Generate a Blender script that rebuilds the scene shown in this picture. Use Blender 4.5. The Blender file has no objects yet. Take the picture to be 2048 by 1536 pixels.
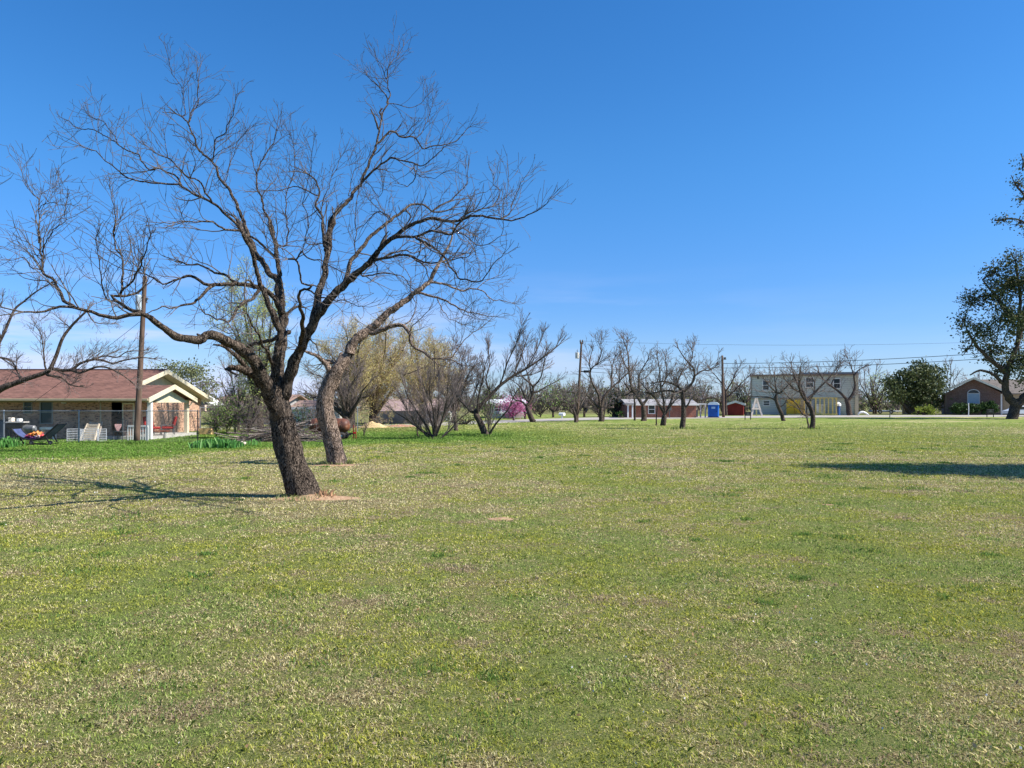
import bpy, bmesh, math, random
import numpy as np
from mathutils import Vector, noise as mnoise
R = math.radians
SC = bpy.context.scene
COL = SC.collection
F, EYE, HZ, CX = 1480.0, 1.9, 804.0, 1024.0      # focal length (px of a 2048 wide frame), eye height, horizon row, centre column

def P(px, py, Y):                                   # where a photographed point stands at distance Y
    return Vector(((px - CX) / F * Y, Y, EYE - (py - HZ) / F * Y))
def YG(py): return F * EYE / (py - HZ)              # distance of a ground point
def G(px, py):
    Y = YG(py); return Vector(((px - CX) / F * Y, Y, 0.0))
ZM = {'a': (0, 60, 3.657), 'b': (500, 60, 3.303), 'c': (0, 440, 4.266), 'd': (360, 440, 4.268), 'e': (640, 360, 3.839),
      'f': (720, 620, 5.12), 'g': (1080, 640, 6.024), 'h': (1380, 680, 6.024), 'i': (1680, 660, 5.565), 'j': (480, 680, 6.4),
      'k': (0, 680, 6.4), 'l': (240, 680, 6.4), 'm': (1800, 260, 2.56), 'p': (0, 0, 1.0)}
def zz(k, pts):
    ox, oy, s = ZM[k]
    return [(ox + x / s, oy + y / s) for x, y in pts]

# ---------------------------------------------------------------- objects
def tag(o, label=None, cat=None, group=None, kind=None):
    if label: o['label'] = label
    if cat: o['category'] = cat
    if group: o['group'] = group
    if kind: o['kind'] = kind
    return o
def thing(name, label, cat, loc=(0, 0, 0), rz=0, group=None):
    o = bpy.data.objects.new(name, None); COL.objects.link(o)
    o.location = loc; o.rotation_euler = (0, 0, rz); o.empty_display_size = .2
    return tag(o, label, cat, group)
def link_mesh(name, me, m, parent=None, smooth=False):
    o = bpy.data.objects.new(name, me); COL.objects.link(o)
    ms = m if isinstance(m, (list, tuple)) else [m]
    for q in ms: me.materials.append(q)
    if smooth: me.polygons.foreach_set('use_smooth', [True] * len(me.polygons))
    if parent: o.parent = parent
    return o
def np_mesh(name, V, Fq, nside):
    """V (n,3), Fq (m,nside)"""
    me = bpy.data.meshes.new(name)
    V = np.asarray(V, np.float32); Fq = np.asarray(Fq, np.int32)
    me.vertices.add(len(V)); me.vertices.foreach_set('co', V.ravel())
    me.loops.add(Fq.size); me.loops.foreach_set('vertex_index', Fq.ravel())
    me.polygons.add(len(Fq)); me.polygons.foreach_set('loop_start', np.arange(0, Fq.size, nside, dtype=np.int32))
    me.update(calc_edges=True)
    return me

class MB:
    """collects boxes, bars and tubes into ONE mesh; local coordinates of the thing"""
    def __init__(s): s.v = []; s.f = []
    def add(s, vs, fs):
        b = len(s.v); s.v += [tuple(v) for v in vs]; s.f += [tuple(b + i for i in f) for f in fs]; return s
    def box(s, x0, x1, y0, y1, z0, z1):
        return s.add([(x0,y0,z0),(x1,y0,z0),(x1,y1,z0),(x0,y1,z0),(x0,y0,z1),(x1,y0,z1),(x1,y1,z1),(x0,y1,z1)],
              [(0,3,2,1),(4,5,6,7),(0,1,5,4),(1,2,6,5),(2,3,7,6),(3,0,4,7)])
    def prism(s, poly, axis, a, b):
        """poly = 2D outline, extruded along axis from a to b. axis y: (x,z); axis x: (y,z); axis z: (x,y)"""
        n = len(poly)
        def pt(q, t):
            return {'y': (q[0], t, q[1]), 'x': (t, q[0], q[1]), 'z': (q[0], q[1], t)}[axis]
        vs = [pt(q, a) for q in poly] + [pt(q, b) for q in poly]
        return s.add(vs, [tuple(range(n)), tuple(range(2*n-1, n-1, -1))] + [(i, (i+1) % n, n+(i+1) % n, n+i) for i in range(n)])
    def tube(s, pts, r, n=6, cap=True):
        pts = [Vector(p) for p in pts]
        rs = r if isinstance(r, (list, tuple)) else [r] * len(pts)
        b = len(s.v); ref = None
        for i, p in enumerate(pts):
            t = (pts[min(i+1, len(pts)-1)] - pts[max(i-1, 0)]).normalized()
            if ref is None: ref = Vector((0,0,1)) if abs(t.z) < .9 else Vector((1,0,0))
            u = t.cross(ref)
            if u.length < 1e-4: u = t.cross(Vector((.3,1,.2)))
            u.normalize(); w = u.cross(t).normalized(); ref = w
            for k in range(n):
                a = 2*math.pi*k/n
                s.v.append(tuple(p + (u*math.cos(a) + w*math.sin(a)) * rs[i]))
        for i in range(len(pts)-1):
            for k in range(n):
                s.f.append((b+i*n+k, b+i*n+(k+1) % n, b+(i+1)*n+(k+1) % n, b+(i+1)*n+k))
        if cap:
            s.f.append(tuple(b+k for k in range(n))[::-1]); s.f.append(tuple(b+(len(pts)-1)*n+k for k in range(n)))
        return s
    def bar(s, a, b, w, d=None):
        """square bar from a to b"""
        a = Vector(a); b = Vector(b); d = d or w; t = (b-a).normalized()
        ref = Vector((0,1,0)) if abs(t.y) < .9 else Vector((1,0,0))
        u = t.cross(ref).normalized()*w/2; k = t.cross(u).normalized()*d/2
        vs = [q + e for q in (a, b) for e in (-u-k, u-k, u+k, -u+k)]
        return s.add(vs, [(0,3,2,1),(4,5,6,7),(0,1,5,4),(1,2,6,5),(2,3,7,6),(3,0,4,7)])
    def ell(s, c, rx, ry, rz, nu=12, nv=8, jit=0, z0=-1):
        c = Vector(c); b = len(s.v); rows = []
        for j in range(nv+1):
            ph = -math.pi/2 + math.pi*j/nv
            row = []
            for i in range(nu):
                th = 2*math.pi*i/nu
                k = 1 + jit*(mnoise.noise(Vector((math.cos(th)*2+c.x, math.sin(th)*2+c.y, ph*1.5)))) 
                z = max(math.sin(ph), z0)
                row.append(len(s.v)); s.v.append((c.x+rx*k*math.cos(ph)*math.cos(th), c.y+ry*k*math.cos(ph)*math.sin(th), c.z+rz*k*z))
            rows.append(row)
        for j in range(nv):
            for i in range(nu):
                s.f.append((rows[j][i], rows[j][(i+1) % nu], rows[j+1][(i+1) % nu], rows[j+1][i]))
        return s
    def build(s, name, m, parent=None, smooth=False, bevel=0):
        me = bpy.data.meshes.new(name); me.from_pydata(s.v, [], s.f); me.validate(); me.update()
        bm = bmesh.new(); bm.from_mesh(me); bmesh.ops.recalc_face_normals(bm, faces=bm.faces)
        if bevel: bmesh.ops.bevel(bm, geom=bm.edges[:], offset=bevel, segments=1, affect='EDGES', clamp_overlap=True)
        bm.to_mesh(me); bm.free()
        o = link_mesh(name, me, m, parent, smooth)
        return o

# ---------------------------------------------------------------- materials
def newmat(name):
    m = bpy.data.materials.new(name); m.use_nodes = True
    nt = m.node_tree; b = nt.nodes['Principled BSDF']
    b.inputs['Specular IOR Level'].default_value = .25
    return m, nt, b
def N(nt, typ, **kw):
    n = nt.nodes.new(typ)
    for k, v in kw.items():
        if k.startswith('i_'):
            key = k[2:]; key = int(key) if key.isdigit() else key.replace('_', ' ')
            n.inputs[key].default_value = v
        else: setattr(n, k, v)
    return n
def L(nt, a, b): nt.links.new(a, b)
def mixc(nt, f, a, b):
    n = nt.nodes.new('ShaderNodeMix'); n.data_type = 'RGBA'
    for s, v in ((n.inputs[0], f), (n.inputs[6], a), (n.inputs[7], b)):
        if hasattr(v, 'node'): L(nt, v, s)
        elif isinstance(v, (int, float)): s.default_value = v
        else: s.default_value = (*v, 1)
    return n.outputs[2]
def math_(nt, op, a, b=None, c=None, clamp=False):
    n = nt.nodes.new('ShaderNodeMath'); n.operation = op; n.use_clamp = clamp
    for s, v in zip(n.inputs, (a, b, c)):
        if v is None: continue
        if hasattr(v, 'node'): L(nt, v, s)
        else: s.default_value = v
    return n.outputs[0]
def mrange(nt, v, a, b, c=0., d=1., smooth=True):
    n = nt.nodes.new('ShaderNodeMapRange'); n.interpolation_type = 'SMOOTHSTEP' if smooth else 'LINEAR'
    L(nt, v, n.inputs[0])
    for i, q in zip((1, 2, 3, 4), (a, b, c, d)): n.inputs[i].default_value = q
    return n.outputs[0]
def objco(nt, obj=True):
    return nt.nodes.new('ShaderNodeTexCoord').outputs['Object'] if obj else nt.nodes.new('ShaderNodeNewGeometry').outputs['Position']
def noisef(nt, co, scale, detail=4, rough=.6, sc=None):
    if sc:
        mp = nt.nodes.new('ShaderNodeMapping'); mp.inputs['Scale'].default_value = sc; L(nt, co, mp.inputs[0]); co = mp.outputs[0]
    n = N(nt, 'ShaderNodeTexNoise'); n.inputs['Scale'].default_value = scale; n.inputs['Detail'].default_value = detail
    n.inputs['Roughness'].default_value = rough; L(nt, co, n.inputs['Vector']); return n.outputs[0]
MATS = {}
def pm(name, col, rough=.8, var=.25, scale=6., metal=0., bump=.0, alpha=None, spec=.25, dirt=None, sc=None):
    """plain painted / wooden / metal surface with uneven tone"""
    if name in MATS: return MATS[name]
    m, nt, b = newmat(name); co = objco(nt)
    n = noisef(nt, co, scale, 5, .65, sc)
    lo = tuple(c*(1-var) for c in col); hi = tuple(min(1, c*(1+var)) for c in col)
    c = mixc(nt, mrange(nt, n, .3, .7), lo, hi)
    if dirt:
        n2 = noisef(nt, co, scale*.35, 6, .7); c = mixc(nt, mrange(nt, n2, .5, .72), c, dirt)
    L(nt, c, b.inputs['Base Color']); b.inputs['Roughness'].default_value = rough; b.inputs['Metallic'].default_value = metal
    b.inputs['Specular IOR Level'].default_value = spec
    if bump:
        bp = N(nt, 'ShaderNodeBump'); bp.inputs['Strength'].default_value = bump; bp.inputs['Distance'].default_value = .02
        L(nt, noisef(nt, co, scale*3, 5), bp.inputs['Height']); L(nt, bp.outputs[0], b.inputs['Normal'])
    MATS[name] = m; return m
def brickmat(name, c1, c2, c3, mortar, bw=.22, bh=.075, patch=None, rough=.9):
    m, nt, b = newmat(name); co = objco(nt)
    sp = N(nt, 'ShaderNodeSeparateXYZ'); L(nt, co, sp.inputs[0])
    u = math_(nt, 'ADD', sp.outputs[0], sp.outputs[1])
    cb = N(nt, 'ShaderNodeCombineXYZ'); L(nt, u, cb.inputs[0]); L(nt, sp.outputs[2], cb.inputs[1])
    br = N(nt, 'ShaderNodeTexBrick'); L(nt, cb.outputs[0], br.inputs['Vector'])
    br.inputs['Scale'].default_value = 1; br.inputs['Brick Width'].default_value = bw; br.inputs['Row Height'].default_value = bh
    br.inputs['Mortar Size'].default_value = .008; br.inputs['Mortar Smooth'].default_value = .3; br.inputs['Bias'].default_value = 0
    br.inputs['Color1'].default_value = (*c1, 1); br.inputs['Color2'].default_value = (*c2, 1); br.inputs['Mortar'].default_value = (*mortar, 1)
    n = noisef(nt, cb.outputs[0], 4.5, 3, .8, (1, 2.6, 1))
    c = mixc(nt, mrange(nt, n, .53, .6), br.outputs[0], c3)
    n2 = noisef(nt, cb.outputs[0], .9, 5, .6); c = mixc(nt, mrange(nt, n2, .35, .75, 0, .35), c, patch or mortar)
    L(nt, c, b.inputs['Base Color']); b.inputs['Roughness'].default_value = rough
    bp = N(nt, 'ShaderNodeBump'); bp.inputs['Strength'].default_value = .5; bp.inputs['Distance'].default_value = .01; bp.invert = True
    L(nt, br.outputs[1], bp.inputs['Height']); L(nt, bp.outputs[0], b.inputs['Normal'])
    return m
def shinglemat(name, col, var=.35):
    m, nt, b = newmat(name); co = objco(nt)
    sp = N(nt, 'ShaderNodeSeparateXYZ'); L(nt, co, sp.inputs[0])
    cb = N(nt, 'ShaderNodeCombineXYZ'); L(nt, sp.outputs[0], cb.inputs[0]); L(nt, math_(nt, 'MULTIPLY', sp.outputs[2], 3.9), cb.inputs[1])
    br = N(nt, 'ShaderNodeTexBrick'); L(nt, cb.outputs[0], br.inputs['Vector'])
    br.inputs['Scale'].default_value = 1; br.inputs['Brick Width'].default_value = .3; br.inputs['Row Height'].default_value = .16
    br.inputs['Mortar Size'].default_value = .012; br.inputs['Bias'].default_value = 0
    k = lambda s: (*[min(1, q*s) for q in col], 1)
    br.inputs['Color1'].default_value = k(1+var); br.inputs['Color2'].default_value = k(1-var); br.inputs['Mortar'].default_value = k(.45)
    n = noisef(nt, co, 1.2, 6, .7); c = mixc(nt, mrange(nt, n, .35, .7, 0, .5), br.outputs[0], tuple(min(1, q*1.35) for q in col))
    L(nt, c, b.inputs['Base Color']); b.inputs['Roughness'].default_value = .95
    return m
def glassmat():
    m, nt, b = newmat('window_glass'); b.inputs['Base Color'].default_value = (.02, .03, .035, 1); b.inputs['Roughness'].default_value = .08
    b.inputs['Specular IOR Level'].default_value = .6; return m
def barkmat(name, dark, light, scale=1., fissure=.5, amt=.6, orange=0):
    m, nt, b = newmat(name); co = objco(nt)
    n0 = noisef(nt, co, 3*scale, 3)
    mp = N(nt, 'ShaderNodeMapping'); mp.inputs['Scale'].default_value = (1, 1, .22); L(nt, co, mp.inputs[0])
    ad = N(nt, 'ShaderNodeVectorMath'); ad.operation = 'MULTIPLY_ADD'
    nn = N(nt, 'ShaderNodeTexNoise'); nn.inputs['Scale'].default_value = 7*scale; L(nt, mp.outputs[0], nn.inputs['Vector'])
    L(nt, nn.outputs['Color'], ad.inputs[0]); ad.inputs[1].default_value = (.22, .22, .22); L(nt, mp.outputs[0], ad.inputs[2])
    v = N(nt, 'ShaderNodeTexVoronoi'); v.feature = 'DISTANCE_TO_EDGE'; v.inputs['Scale'].default_value = 38*scale; L(nt, ad.outputs[0], v.inputs['Vector'])
    e = mrange(nt, v.outputs[0], 0, .22)
    n1 = noisef(nt, mp.outputs[0], 16*scale, 8, .8)
    h = math_(nt, 'ADD', math_(nt, 'MULTIPLY', e, fissure), math_(nt, 'MULTIPLY', n1, 1-fissure*.5))
    c = mixc(nt, mrange(nt, h, .48, .95), dark, light)
    c = mixc(nt, mrange(nt, n0, .45, .75, 0, .5), c, tuple(q*.55 for q in light))
    L(nt, c, b.inputs['Base Color']); b.inputs['Roughness'].default_value = .95; b.inputs['Specular IOR Level'].default_value = .1
    bp = N(nt, 'ShaderNodeBump'); bp.inputs['Strength'].default_value = amt; bp.inputs['Distance'].default_value = .03
    L(nt, h, bp.inputs['Height']); L(nt, bp.outputs[0], b.inputs['Normal'])
    return m
def leafmat(name, c1, c2, c3, trans=.35):
    m, nt, b = newmat(name)
    oi = N(nt, 'ShaderNodeAttribute'); oi.attribute_name = 'rnd'
    c = mixc(nt, mrange(nt, oi.outputs['Fac'], 0, .6, smooth=False), c1, c2); c = mixc(nt, mrange(nt, oi.outputs['Fac'], .75, 1.), c, c3)
    L(nt, c, b.inputs['Base Color']); b.inputs['Roughness'].default_value = .55
    tr = N(nt, 'ShaderNodeBsdfTranslucent'); L(nt, c, tr.inputs[0])
    mx = N(nt, 'ShaderNodeMixShader'); mx.inputs[0].default_value = trans
    out = nt.nodes['Material Output']
    L(nt, b.outputs[0], mx.inputs[1]); L(nt, tr.outputs[0], mx.inputs[2]); L(nt, mx.outputs[0], out.inputs[0])
    return m

# ---------------------------------------------------------------- branches
def catmull(pts, rs, step):
    """smooth a polyline of Vectors and radii, one point about every step"""
    out, ro = [], []
    n = len(pts)
    for i in range(n-1):
        p0 = pts[max(i-1, 0)]; p1 = pts[i]; p2 = pts[i+1]; p3 = pts[min(i+2, n-1)]
        k = max(1, int((p2-p1).length/step + .5))
        for j in range(k):
            t = j/k; t2 = t*t; t3 = t2*t
            out.append(.5*((2*p1) + (p2-p0)*t + (2*p0-5*p1+4*p2-p3)*t2 + (3*p1-p0-3*p2+p3)*t3))
            ro.append(rs[i]+(rs[i+1]-rs[i])*t)
    out.append(pts[-1].copy()); ro.append(rs[-1])
    return out, ro
class Wood:
    """chains of points and radii, built as rings of n sides in one go"""
    def __init__(s): s.ch = {}
    def chain(s, pts, rs, n=3): s.ch.setdefault(n, []).append((pts, rs))
    def mesh(s, name, rough=0., org=(0, 0, 0)):
        Vs, Fs, base = [], [], 0
        for n, chains in s.ch.items():
            A = np.array([tuple(p) for c, _ in chains for p in c], float)
            Rr = np.array([r for _, c in chains for r in c], float)
            ln = [len(c) for c, _ in chains]
            st = np.cumsum([0]+ln)
            m = len(A); T = np.zeros_like(A)
            T[1:-1] = A[2:]-A[:-2]
            s0 = st[:-1]; s1 = st[1:]-1
            T[s0] = A[s0+1]-A[s0]; T[s1] = A[s1]-A[s1-1]
            T /= np.linalg.norm(T, axis=1, keepdims=True)+1e-9
            chord = A[s1]-A[s0]; chord /= np.linalg.norm(chord, axis=1, keepdims=True)+1e-9
            ax = np.abs(chord).argmin(1); ref = np.eye(3)[ax]
            ref = np.repeat(ref, ln, axis=0)
            U = np.cross(T, ref); U /= np.linalg.norm(U, axis=1, keepdims=True)+1e-6
            W = np.cross(T, U)
            if n >= 12:    # parallel transport for thick limbs
                for a, l in zip(s0, ln):
                    u = U[a].copy()
                    for q in range(a, a+l):
                        u = u - T[q]*np.dot(u, T[q]); u /= np.linalg.norm(u)+1e-9; U[q] = u
                W = np.cross(T, U)
            ang = np.arange(n)*2*math.pi/n
            ring = A[:, None, :] + Rr[:, None, None]*(U[:, None, :]*np.cos(ang)[None, :, None] + W[:, None, :]*np.sin(ang)[None, :, None])
            if rough and n >= 12:
                fl = ring.reshape(-1, 3); off = np.zeros(len(fl)); rr = np.repeat(Rr, n)
                for q in range(len(fl)):
                    x, y, z = fl[q]
                    off[q] = mnoise.noise(Vector((x*5, y*5, z*1.6)))*1.2 + mnoise.noise(Vector((x*17, y*17, z*3.5)))*.8 + abs(mnoise.noise(Vector((x*42, y*42, z*7))))*.9
                ctr = np.repeat(A, n, axis=0)
                fl += (fl-ctr)/rr[:, None]*(off*rough*np.minimum(rr, .22))[:, None]
                ring = fl.reshape(m, n, 3)
            idx = np.arange(m-1); ok = np.ones(m-1, bool); ok[st[1:-1]-1] = False; idx = idx[ok]
            k = np.arange(n); k2 = (k+1) % n
            f = np.stack([idx[:, None]*n+k, idx[:, None]*n+k2, (idx[:, None]+1)*n+k2, (idx[:, None]+1)*n+k], -1).reshape(-1, 4)
            Vs.append(ring.reshape(-1, 3)); Fs.append(f+base); base += m*n
        V = np.concatenate(Vs)-np.array(org); 
        return np_mesh(name, V, np.concatenate(Fs), 4)
def rvec(rg): 
    return Vector((rg.gauss(0, 1), rg.gauss(0, 1), rg.gauss(0, 1))).normalized()
def turned(d, ang, rg, up=0., out=None):
    a = d.cross(rvec(rg)); 
    if a.length < 1e-3: a = Vector((1, 0, 0))
    a.normalize()
    v = d*math.cos(ang)+a.cross(d).normalized()*math.sin(ang) + Vector((0, 0, up))
    if out is not None: v += out
    return v.normalized()
def twig(W, p, d, Ln, r, lvl, c, rg, tips=None):
    n = max(2, int(Ln/c['seg'])); st = Ln/n
    pts = [p.copy()]; rs = [r]; ds = [d]
    rend = max(r*.4, c['rmin'])
    for i in range(n):
        d = (d + rvec(rg)*c['wig'] + Vector((0, 0, c['up']))*(.5+.5*i/n)).normalized()
        p = p + d*st; pts.append(p); ds.append(d); rs.append(r+(rend-r)*(i+1)/n)
    W.chain(pts, rs, 3 if r < c.get('r4', .012) else 5)
    if tips is not None and lvl <= 1: tips.append(p)
    if lvl > 0:
        k = max(1, int(Ln*c['den'][lvl]*rg.uniform(.7, 1.3)+.5))
        for j in range(k):
            t = rg.uniform(.15, .98); i = min(n-1, int(t*n)); fr = t*n-i
            q = pts[i].lerp(pts[i+1], fr); rr = rs[i]*rg.uniform(.5, .75)
            if rr < c['rmin']: rr = c['rmin']
            twig(W, q, turned(ds[i], R(rg.uniform(*c['ang'])), rg, .12), Ln*rg.uniform(.38, .78)*(1.15-.55*t), rr, lvl-1, c, rg, tips)
def traced_tree(name, label, Y0, limbs, seed, bark, twigm, cfg, group=None, leaves=None, hi=False, cat='tree', base=None, crown_name='crown', trunk_name='trunk'):
    """limbs: (zoom, pts, w0, w1, depth slope, twig amount). Each limb springs from the nearest point of the limbs before it."""
    rg = random.Random(seed)
    S = Y0/F                                        # metres per pixel at the tree
    nodes = []                                      # (px, py, Y, radius)
    chains = []; ends = []
    for li, lb in enumerate(limbs):
        k, pts, w0, w1, ds, amt = lb; ds *= cfg.get('dz', 1); wk = cfg.get('wk', 1) if w0 > 20 else 1; w0 *= wk; w1 *= wk
        px = zz(k, pts)
        if li == 0: Yc = Y0; foot = px[0]
        elif abs(px[0][1]-foot[1]) < 9 and abs(px[0][0]-foot[0]) > 5: Yc = Y0+rg.uniform(-.3, .3)
        else:
            b = min(nodes, key=lambda q: (q[0]-px[0][0])**2+(q[1]-px[0][1])**2)
            dd = math.hypot(b[0]-px[0][0], b[1]-px[0][1])
            for e in ends:
                if math.hypot(e[0]-px[0][0], e[1]-px[0][1]) < 46 and w0 > .45*e[4]:
                    b = e; dd = math.hypot(b[0]-px[0][0], b[1]-px[0][1]); w0 = min(w0, e[4]); ends.remove(e)
                    while len(px) > 2 and (px[0][0]-e[0])*(px[1][0]-px[0][0])+(px[0][1]-e[1])*(px[1][1]-px[0][1]) < 0: px = px[1:]
                    dd = 9; break
            Yc = b[2]
            if dd > 3: px = [(b[0], b[1])]+px
            else: px[0] = (b[0], b[1])
        tot = sum(math.hypot(px[i+1][0]-px[i][0], px[i+1][1]-px[i][1]) for i in range(len(px)-1))
        run = 0; W3, rs = [], []
        for i, (x, y) in enumerate(px):
            if i: run += math.hypot(x-px[i-1][0], y-px[i-1][1])
            t = run/max(tot, 1)
            Y = Yc + ds*run*S + (rg.uniform(-.05, .05) if i else 0)*run*S*.3
            W3.append(P(x, y, Y)); w = w0+(w1-w0)*t**.85
            rs.append(w*.5*Y/F)
        P3, R3 = catmull(W3, rs, max(.03 if hi and w0 > 14 else .08, min(rs)*1.2, S*3 if not hi else 0))
        if not hi or w0 < 30:                       # crooked wood
            kk = 9*S/.01 if not hi else 1; f1, f2 = 3.2/kk, 9./kk; a1, a2 = .05*kk, .022*kk; kk2 = max(1, len(P3)*.15)
            for q in range(1, len(P3)):
                v = P3[q]; e = min(1, q/kk2)
                P3[q] = v + (mnoise.noise_vector(v*f1+Vector((seed, li, 0)))*a1 + mnoise.noise_vector(v*f2)*a2)*e*(1 if hi else .12)
        chains.append((P3, R3, amt, w0))
        for q in range(0, len(P3), 2):
            v = P3[q]; nodes.append((CX+v.x/v.y*F, HZ-(v.z-EYE)/v.y*F, v.y, R3[q]))
        v = P3[-1]
        if w1 > 3.5: ends.append((CX+v.x/v.y*F, HZ-(v.z-EYE)/v.y*F, v.y, R3[-1], w1))
        R3[-1] *= .55 if w1 > 3.5 else 1
    if base is None: b0 = chains[0][0][0]; base = Vector((b0.x, b0.y, 0))
    root = thing(name, label, cat, base, 0, group)
    tr, tw = Wood(), Wood(); tips = []
    thick = cfg.get('thick', .02)
    for P3, R3, amt, w0 in chains:
        n = (28 if w0 > 26 else 16 if w0 > 12 else 8 if w0 > 4 else 5) if hi else (8 if w0 > 4 else 5)
        tr.chain(P3, R3, n)
        # rounded end
        if amt <= 0: continue
        # twigs along the limb
        seglen = [(P3[i+1]-P3[i]).length for i in range(len(P3)-1)]; tot = sum(seglen)
        acc = 0
        cnt = int(tot*cfg['limbden']*amt*rg.uniform(.85, 1.15)+.5)
        for j in range(cnt):
            t = rg.random()**.85; s = t*tot; i = 0; a = 0
            while i < len(seglen)-1 and a+seglen[i] < s: a += seglen[i]; i += 1
            if R3[i] > cfg['rmax'] and rg.random() < .85: continue
            d = (P3[i+1]-P3[i]).normalized()
            dir_ = turned(d, R(rg.uniform(*cfg['ang'])), rg, cfg['lift'])
            Ln = cfg['len']*rg.uniform(.45, 1.25)*(1.1-.35*t)
            r = max(cfg['rmin'], min(R3[i]*.6, cfg['rt']*rg.uniform(.7, 1.2)*(Ln/cfg['len'])))
            twig(tw, P3[i], dir_, Ln, r, cfg['lvl'], cfg, rg, tips)
        # spray at the end
        d = (P3[-1]-P3[-2]).normalized()
        for j in range(cfg.get('endn', 2)):
            twig(tw, P3[-1], turned(d, R(rg.uniform(4, 32)), rg, .1), cfg['len']*rg.uniform(.35, .7), max(R3[-1]*.9, cfg['rmin']), cfg['lvl'], cfg, rg, tips)
    o = link_mesh(trunk_name, tr.mesh('trunk', .22 if hi else 0, base), bark, root, True)
    if tw.ch: link_mesh(crown_name, tw.mesh('crown', 0, base), twigm, root, True)
    if leaves: leaf_cards(leaves[0], tips, leaves, root, base, seed)
    return root

def cards(centres, size, rg, asp=.5, jit=.3):
    """small leaf-shaped quads, random orientation"""
    n = len(centres); C = np.asarray(centres, float)
    a = rg.normal(size=(n, 3)); a /= np.linalg.norm(a, axis=1, keepdims=True)
    b = rg.normal(size=(n, 3)); b -= a*(a*b).sum(1, keepdims=True); b /= np.linalg.norm(b, axis=1, keepdims=True)
    s = size*(1+jit*rg.uniform(-1, 1, (n, 1)))
    V = np.stack([C-a*s, C-b*s*asp, C+a*s, C+b*s*asp], 1).reshape(-1, 3)
    Fq = np.arange(n*4).reshape(n, 4)
    return V, Fq
def card_mesh(name, V, Fq, rg, k=4):
    me = np_mesh(name, V, Fq, k)
    at = me.attributes.new('rnd', 'FLOAT', 'POINT')
    at.data.foreach_set('value', np.repeat(rg.random(len(Fq)), k).astype(np.float32))
    return me
def leaf_cards(name, tips, spec, root, base, seed):
    """spec = (name, material, leaves per tip, spread, size, share of the tips in leaf)"""
    _, m, per, spread, size, share = spec[:6]
    rg = np.random.default_rng(seed); T = np.array([tuple(t) for t in tips])
    if len(spec) > 6: T = T[[spec[6](t) for t in T]]
    T = T[rg.random(len(T)) < share]
    if not len(T): return
    C = np.repeat(T, per, axis=0)+rg.normal(size=(len(T)*per, 3))*spread - np.array(base)
    V, Fq = cards(C, size, rg)
    return link_mesh(name, card_mesh('leaves', V, Fq, rg), m, root)

def blob_tree(name, label, base, stems, blobs, seed, bark, leafm, size, dens, group=None, cat='tree', cl=.35, twigm=None, twn=14, rmin=.01, shell=.5, per_=45):
    """evergreen: stems (pts3, r0, r1), blobs (centre, rx, ry, rz): twigs and leaf clumps fill each blob unevenly"""
    rg = random.Random(seed); ng = np.random.default_rng(seed)
    base = Vector(base)
    root = thing(name, label, cat, base, 0, group)
    tr = Wood()
    for pts, r0, r1 in stems:
        pts = [Vector(p) for p in pts]; n = len(pts)
        p3, r3 = catmull(pts, [r0+(r1-r0)*i/(n-1) for i in range(n)], .3)
        for q in range(1, len(p3)-1): p3[q] = p3[q]+rvec(rg)*.25*r3[q]
        tr.chain(p3, r3, 8)
    Cs = []; tw = Wood()
    sp = [Vector(p) for pts, _, _ in stems for p in pts[1:]]
    for c, rx, ry, rz in blobs:
        c = Vector(c); a = min(sp, key=lambda q: (q-c).length) if sp else base
        mid = a.lerp(c, .5)+rvec(rg)*.15*(c-a).length
        p3, r3 = catmull([a, mid, c], [max(.03, rmin*4), rmin*3, rmin*2], .3); tr.chain(p3, r3, 5)
        for j in range(twn):
            v = rvec(rg); e = c+Vector((v.x*rx, v.y*ry, v.z*rz))*rg.uniform(.8, 1.12)
            m = c.lerp(e, .5)+rvec(rg)*.18*rx
            p3, r3 = catmull([c, m, e], [rmin*1.6, rmin*1.2, rmin], max(.15, rx*.25)); tw.chain(p3, r3, 3)
        vol = rx*ry*rz; k = int(dens*vol)
        nc = max(6, int(k/per_))                       # clumps
        v = ng.normal(size=(nc, 3)); v /= np.linalg.norm(v, axis=1, keepdims=True)
        v *= (ng.random((nc, 1))**shell)
        cc = np.array(c)+v*np.array([rx, ry, rz])
        per = ng.poisson(per_, nc)
        C = np.repeat(cc, per, axis=0); C += ng.normal(size=C.shape)*np.array([cl, cl, cl*.6])
        Cs.append(C)
    V, Fq = cards(np.concatenate(Cs)-np.array(base), size, ng, .55, .4)
    link_mesh('trunk', tr.mesh('trunk', 0, base), bark, root, True)
    if tw.ch: link_mesh('twigs', tw.mesh('twigs', 0, base), twigm or bark, root, True)
    link_mesh('crown', card_mesh('crown', V, Fq, ng), leafm, root)
    return root
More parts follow.
